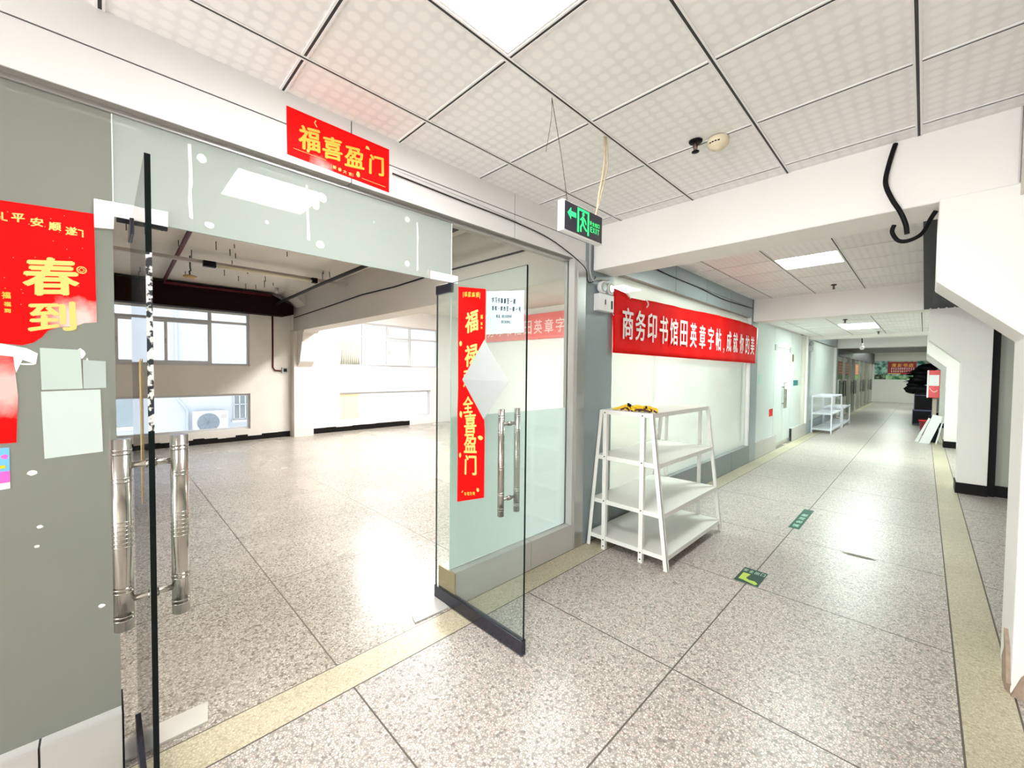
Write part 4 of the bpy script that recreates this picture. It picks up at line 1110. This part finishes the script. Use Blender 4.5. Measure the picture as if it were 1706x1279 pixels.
# floor spring plate covers and scuff
sheet('floor_plate', 'grey metal floor spring cover by the right door foot', 'floor plate', [(-2.245, 1.36), (-2.16, 1.33), (-2.15, 1.58), (-2.42, 1.60), (-2.44, 1.50)], 'z', .001, M_CLADG, th=.008)
sheet('floor_plate', 'pale metal floor spring cover inside the left door', 'floor plate', [(-2.30, .02), (-2.17, .02), (-2.17, .30), (-2.30, .32)], 'z', .001, mat('pale_plate', (.58, .55, .50), .5), th=.010)
sheet('paper_scrap', 'small white paper scrap on the floor near the right door', 'paper', [(-2.50, 1.44), (-2.44, 1.42), (-2.43, 1.50), (-2.48, 1.51)], 'z', .001, M_PAPER, th=.001)
m = MB(); random.seed(5)
m.prism(blob(-.36, 4.56, .11, .030, 14, .6), 'z', .0004, .0010)
tag(m.build('floor_stain', mat('scuff', (.16, .12, .09), .6, noise=.5, nscale=40)), 'dark scraped stain on the corridor floor', 'stain')

# ------------------------------------------------------------------ empty shop: walls, ceiling, beam
m = MB()
# window wall with openings  (y0,y1,z0,z1)
wins = [(-.75, 2.26, 1.62, 2.76), (-.75, 2.26, .25, 1.02), (4.20, 7.20, 1.65, 2.80), (4.20, 6.93, .24, .98)]
def wall_with_holes(m, x0, x1, ya, yb, za, zb, holes):
    ys = sorted({ya, yb, *[h[0] for h in holes], *[h[1] for h in holes]})
    zs = sorted({za, zb, *[h[2] for h in holes], *[h[3] for h in holes]})
    for i in range(len(ys) - 1):
        for j in range(len(zs) - 1):
            c = ((ys[i] + ys[i + 1]) / 2, (zs[j] + zs[j + 1]) / 2)
            if any(h[0] < c[0] < h[1] and h[2] < c[1] < h[3] for h in holes): continue
            m.box(x0, x1, ys[i], ys[i + 1], zs[j], zs[j + 1])
wall_with_holes(m, RX - .22, RX, -1.6, 3.1, 0, SLAB, wins[:2])
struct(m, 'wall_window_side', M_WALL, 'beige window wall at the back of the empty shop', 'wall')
m = MB(); wall_with_holes(m, RX - .22, RX, 3.1, 8.2, 0, SLAB, wins[2:])
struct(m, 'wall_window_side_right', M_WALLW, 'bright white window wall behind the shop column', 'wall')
struct(MB().box(RX - .2, -2.3, -1.7, -1.6, 0, SLAB), 'wall_shop_left', M_WALL, 'left wall of the empty shop', 'wall')
m = MB().box(RX - .2, -2.3, 8.10, 8.25, 0, SLAB)
struct(m, 'wall_shop_end', M_WALLW, 'white end wall of the empty shop', 'wall')
struct(MB().box(-4.9, -3.95, 8.02, 8.10, 0, SLAB), 'trim_30', mat('beige_pilaster', (.68, .64, .52), .6), 'beige pilaster on the end wall of the empty shop', 'trim')
struct(MB().box(RX - .3, PX - .16, -1.7, 8.3, SLAB, SLAB + .15), 'ceiling_shop', M_SLAB, 'bare grey concrete slab over the empty shop', 'ceiling')
struct(MB().box(-2.4, 1.6, -6.2, YEND + .3, SLAB + .16, SLAB + .3), 'roof_slab', M_SLAB, 'slab over the corridor', 'ceiling')
struct(MB().box(PX - .16, -2.2, -6.0, YEND, CZ + .001, SLAB + .17), 'trim_29', M_SLAB, 'bulkhead above the shopfront', 'trim')
# skirting
m = MB(); random.seed(2)
y = -1.6
while y < 3.05:
    w = .08 + .28 * random.random()
    m.box(RX, RX + .012, y, min(y + w, 3.05), 0, .085 + .045 * random.random()); y += w
y = 3.5
while y < 6.2:
    w = .15 + .28 * random.random()
    m.box(RX, RX + .012, y, min(y + w, 6.2), 0, .115 + .02 * random.random()); y += w
struct(m, 'baseboard_shop', M_BASEBD, 'chipped black skirting under the shop windows', 'skirting')
# cross beam, haunch, column, brown beam
m = MB()
m.prism([(RX, 2.44), (-9.9, 2.44), (-2.31, 2.44), (-2.31, SLAB), (RX, SLAB)], 'y', BY(0), BY(0) + .34)
m.prism([(BY(0) - .30, SLAB), (BY(0), SLAB), (BY(0), 2.96)], 'x', RX, -9.6)
struct(m, 'beam', mat('shop_beam_paint', (.64, .60, .55), .7, noise=.08, nscale=1.5), 'grey beige beam across the empty shop ceiling', 'beam')
m = MB().box(RX, RX + .22, BY(0) - .06, BY(0) + .36, 0, 2.44)
m.prism([(RX + .22, 2.44), (RX + .22, 1.62), (RX + .38, 1.74), (RX + .52, 2.10), (RX + .62, 2.38), (RX + .70, 2.44)], 'y', BY(0) + .01, BY(0) + .33)
struct(m, 'column', M_WALL, 'beige shop column with a curved bracket under the beam', 'column')
m = MB().prism([(-1.6, 2.75), (2.90, 2.75), (3.06, 2.80), (3.06, 2.98), (2.62, 3.19), (-1.6, 3.19)], 'x', RX, RX + .28)
struct(m, 'beam', M_BROWN, 'dark brown beam along the top of the shop windows', 'beam')

def window(name, label, y0, y1, z0, z1, mull, trans, sash=()):
    d = thing(name, label, 'window', (RX - .1, (y0 + y1) / 2, z0), None, 'structure')
    x0, x1 = RX - .13, RX - .07
    m = MB(); e = .045
    m.box(x0, x1, y0, y0 + e, z0, z1).box(x0, x1, y1 - e, y1, z0, z1).box(x0, x1, y0 + e, y1 - e, z0, z0 + e).box(x0, x1, y0 + e, y1 - e, z1 - e, z1)
    for y in mull: m.box(x0, x1, y - .03, y + .03, z0 + e, z1 - e)
    if trans: m.box(x0 + .002, x1 + .002, y0 + e, y1 - e, trans - .025, trans + .025)
    m.build('frame', M_FRAMEW, d)
    if sash:
        m = MB()
        for k, (a, b, c, f) in enumerate(sash):
            s = .045; xa = x1 + .001 + .031 * k; xb = xa + .03
            m.box(xa, xb, a, a + s, c, f).box(xa, xb, b - s, b, c, f).box(xa, xb, a + s, b - s, c, c + s).box(xa, xb, a + s, b - s, f - s, f)
        m.build('sash', M_FRAMEW, d)
        m = MB()
        for (a, b, c, f) in sash:
            m.box(x1 + .06, x1 + .075, a + .01, a + .03, (c + f) / 2 - .05, (c + f) / 2 + .05)
        m.build('latch', M_GREY, d)
    MB().box(RX - .102, RX - .098, y0 + e, y1 - e, z0 + e, z1 - e).build('glass_pane', M_GLASSW, d)
    return d
window('window_9', 'upper metal framed window of the shop under the brown beam', *wins[0], (1.56,), 2.53, ((.14, .88, 1.665, 2.50), (.83, 1.56, 1.665, 2.50)))
window('window_10', 'low wide window of the shop showing an outdoor unit', *wins[1], (), None)
window('window_11', 'upper window of the bright shop bay behind the column', *wins[2], (4.86, 5.56, 6.25), 2.45, ((4.90, 5.56, 1.69, 2.40), (5.56, 6.22, 1.69, 2.40)))
window('window_12', 'low window of the bright shop bay with a yellow sheet', *wins[3], (), None)
tag(MB().box(RX - .09, RX - .085, 4.25, 4.76, .27, .94).build('window_sheet', mat('yellow_sheet', (.80, .74, .46), .7)), 'yellow paper sheet in the low bright window', 'sheet')
m = MB()
for k in range(10):
    m.cyl((RX - .14, 4.28 + k * .055, 1.70), (RX - .14, 4.28 + k * .055, 2.24), .028, 8)
tag(m.build('curtain', mat('beige_curtain', (.66, .62, .52), .8)), 'short beige curtain in the left light of the bright upper window', 'curtain')

# shops further along the corridor
struct(MB().box(-6.2, -6.0, 8.25, YEND, 0, SLAB + .15), 'wall_far_shops', M_WALLW, 'rear wall of the shops further along', 'wall')
struct(MB().box(-6.2, PX - .17, 8.3, YEND, SLAB, SLAB + .15), 'ceiling_far_shops', M_WHITE, 'ceiling of the shops further along', 'ceiling')
struct(MB().box(-6.0, -2.31, BY(2) + .1, BY(2) + .2, 0, SLAB), 'wall_far_partition', M_WALLW, 'partition between the far shops', 'wall')
struct(MB().box(-6.0, -2.31, BY(3) + .1, BY(3) + .2, 0, SLAB), 'wall_far_partition_two', M_WALLW, 'second partition between the far shops', 'wall')
# things hanging in the shop
def pipe(name, label, pts, r, mtl, cat='pipe', sub=1):
    return tag(MB().tube(pts, r, 10, sub).build(name, mtl), label, cat)
pipe('sprinkler_pipe', 'red pipe crossing the shop ceiling down to the brown beam', [(-2.5, .66, 3.165), (-6.0, .73, 3.165), (-9.85, .80, 3.165), (-10.07, .82, 3.16), (-10.07, 1.0, 3.16), (-10.075, 2.60, 3.16)], .026, M_REDPIPE)
pipe('wall_conduit', 'dark red conduit down the shop wall beside the column', [(-10.38, 2.70, 2.75), (-10.38, 2.70, 1.60), (-10.37, 2.74, 1.53), (-10.37, 2.86, 1.52)], .016, M_REDPIPE)
t = thing('switch_box', 'small metal switch box on the shop wall beside the column', 'switch', (-10.38, 2.94, 1.48))
MB().box(-10.40, -10.35, 2.88, 3.01, 1.475, 1.60).build('box', M_GREY, t)
MB().box(-10.35, -10.345, 2.91, 2.98, 1.50, 1.575).build('rocker', M_BLACK, t)
pipe('dark_pipe', 'dark diagonal looking pipe over the shop towards the window wall', [(-10.3, 2.73, 3.01), (-7.4, 2.67, 3.03), (-2.5, 2.62, 3.05)], .028, M_DARKPIPE)
t = thing('light_trunking', 'long grey light trunking rail hung under the shop slab', 'light fitting', (-7.4, 1.2, 3.1))
MB().box(-7.43, -7.37, -1.55, 3.12, 3.07, 3.115).build('rail', mat('trunking', (.42, .36, .32), .4), t)
MB().cyl((-7.32, 1.16, 3.05), (-7.32, 2.50, 3.05), .022, 12).build('tube', mat('old_tube', (.70, .64, .46), .4), t)
MB().box(-7.36, -7.28, 1.02, 1.17, 3.02, 3.10).build('lamp_holder', M_BLACK, t)
MB().box(-7.36, -7.28, 2.50, 2.58, 3.02, 3.10).build('lamp_holder', M_BLACK, t)
m = MB()
for y in (-1.0, .9, 2.7): m.cyl((-7.4, y, 3.115), (-7.4, y, SLAB), .006, 6)
m.build('hanger', M_DARKPIPE, t)
t = thing('hanging_detector', 'tan detector hanging on a wire under the shop slab', 'smoke detector', (-7.8, .93, 2.86))
MB().lathe((-7.8, .93, 2.90), [(.045, .0), (.085, .02), (.085, .04), (.03, .055)], seg=18).build('body', mat('tan_plastic', (.46, .30, .13), .5), t)
MB().tube([(-7.8, .93, 2.95), (-7.79, .92, 3.0), (-7.82, .94, 3.03), (-7.8, .93, 3.08), (-7.8, .93, SLAB)], .010, 6).cyl((-7.8, .93, 3.17), (-7.8, .81, 3.17), .012, 8).build('wire', M_DARKPIPE, t)
t = thing('pipe_hanger', 'short grey pipe hanger dropping from the shop slab near the beam end', 'pipe', (-9.9, 2.55, 3.1))
MB().cyl((-9.5, 2.55, SLAB), (-9.5, 2.55, 3.12), .03, 10).build('rod', M_CLADG, t)
pipe('wall_wire', 'black wire clipped along the face of the shop beam', [(-10.3, 3.125, 2.75), (-8.2, 3.13, 2.80), (-6.8, 3.13, 2.84), (-5.7, 3.13, 2.82), (-4.6, 3.13, 2.84), (-2.8, 3.13, 2.82)], .010, M_BLACK, 'cable')
random.seed(21)
m = MB()
for k in range(46):
    x = -9.9 + 6.5 * random.random(); y = -.6 + 3.4 * random.random()
    m.cyl((x, y, SLAB), (x + .02 * random.random(), y, SLAB - .05 - .09 * random.random()), .006, 5)
tag(m.build('hanger_stub', M_DARKPIPE), 'rusty hanger stubs left in the concrete slab', 'stubs', None, 'stuff')
for (x, y, lab, dx, dy, mm) in ((-4.0, 4.35, 'added fill light behind the shop beam, nearest the shopfront', .6, .14, M_LEDB), (-6.2, 4.35, 'added fill light behind the shop beam, middle of the row', .6, .14, M_LEDB), (-8.4, 4.35, 'added fill light behind the shop beam, nearest the windows', .6, .14, M_LEDB),
        (-3.7, -.4, 'added fill light over the shop entrance, left of the doorway', .14, .6, M_LEDE), (-3.7, 1.5, 'added fill light over the shop entrance, behind the transom', .14, .6, M_LEDE),
        (-4.2, 9.6, 'added fill light in the closed third bay shop, left one', .14, .6, M_LEDE), (-4.2, 11.6, 'added fill light in the closed third bay shop, right one', .14, .6, M_LEDE), (-4.2, 15.6, 'added fill light in the shop behind the frosted pane', .14, .6, M_LED), (-4.2, 20.4, 'added fill light in the first far glass door shop', .14, .6, M_LED), (-4.2, 26.5, 'added fill light in the last far shop', .14, .6, M_LED)):
    t = thing('shop_fill_light', lab, 'ceiling light', (x, y, SLAB), 'added fill lights inside the shops')  # fill lights added out of view to brighten the shops
    MB().box(x - dx - .02, x + dx + .02, y - dy - .02, y + dy + .02, SLAB - .06, SLAB - .004).build('housing', M_WPLAST, t)
    MB().box(x - dx, x + dx, y - dy, y + dy, SLAB - .066, SLAB - .0605).build('diffuser', mm, t)

# second banner inside the shop
t = thing('indoor_banner', 'second red banner with pale letters seen through the right glass panel', 'banner', (-7.3, 8.0, 2.4))
MB().box(-9.2, -5.6, 8.06, 8.075, 2.42, 3.08).build('cloth', mat('veiled_red_cloth', (.82, .20, .19), .6), t)  # cloth and letters paled in colour to imitate a whitish view through glass
lettering('pale_lettering', [(c, -9.01 + .37 * i, 2.74, .29, .36) for i, c in enumerate('务印书馆田英章字帖')], ((0, 8.058, 0), *FY), mat('pink_print', (.90, .66, .62), .6), t, bold=.02)

# ------------------------------------------------------------------ outside
OX = -15.0
struct(MB().box(OX - .3, OX, -14, 20, -4, 9), 'wall_neighbour', M_OUT, 'white wall of the neighbouring building', 'wall')
struct(MB().box(OX, RX - .3, -14, 20, -4.2, -4), 'ground_yard', mat('yard', (.5, .5, .5), .9), 'yard between the buildings', 'ground')
t = thing('outdoor_unit', 'white outdoor air conditioner seen through the low shop window', 'air conditioner', (OX + .2, 2.15, -.33))
MB().box(OX + .06, OX + .40, 1.78, 2.60, -.30, .31).build('casing', mat('unit_white', (.72, .74, .76), .5), t, bevel=.015)
m = MB().lathe((OX + .40, 2.12, .0), [(.255, 0), (.265, .012), (.245, .018)], axis='x', seg=28)
for k in range(9): m.tube([(OX + .42, 2.12, 0), (OX + .42, 2.12 + .24 * math.cos(k * .698), .24 * math.sin(k * .698))], .006, 6, 1)
m.build('fan_grille', mat('grille', (.26, .30, .34), .5), t)
MB().box(OX + .40, OX + .405, 2.42, 2.56, .10, .22).build('nameplate', mat('plate', (.62, .56, .56), .5), t)
m = MB().box(OX, OX + .42, 1.85, 1.89, -.36, -.305).box(OX, OX + .42, 2.48, 2.52, -.36, -.305)
m.build('bracket', M_GREY, t)
pipe('drain_pipe', 'pale drain pipe on the neighbouring wall above the outdoor unit', [(OX + .04, 1.45, 4), (OX + .04, 1.45, .72), (OX + .04, 1.68, .36), (OX + .04, 1.68, -3)], .03, mat('pale_pipe', (.62, .65, .70), .5))
t = thing('barred_window', 'barred window of the neighbouring building', 'window', (OX + .05, 3.1, .0))
MB().box(OX + .001, OX + .02, 2.80, 3.70, .05, 1.6).build('glass', mat('dim_glass', (.30, .34, .36), .2), t)
m = MB()
for k in range(7): m.box(OX + .03, OX + .05, 2.80 + k * .15, 2.825 + k * .15, .0, 1.62)
for z in (.0, .45, .9, 1.35): m.box(OX + .03, OX + .05, 2.78, 3.72, z, z + .025)
m.box(OX + .001, OX + .14, 2.75, 3.75, -.08, -.02)
m.build('bars', M_WPLAST, t)
t = thing('dark_window', 'dark shop window across the yard seen behind the left door', 'window', (OX + .05, .45, .0))
MB().box(OX + .001, OX + .02, -.08, .55, .0, .85).build('glass', mat('shade_glass', (.36, .42, .45), .2), t)
MB().box(OX + .001, OX + .05, -.1, .57, -.12, -.02).build('sill', M_WPLAST, t)
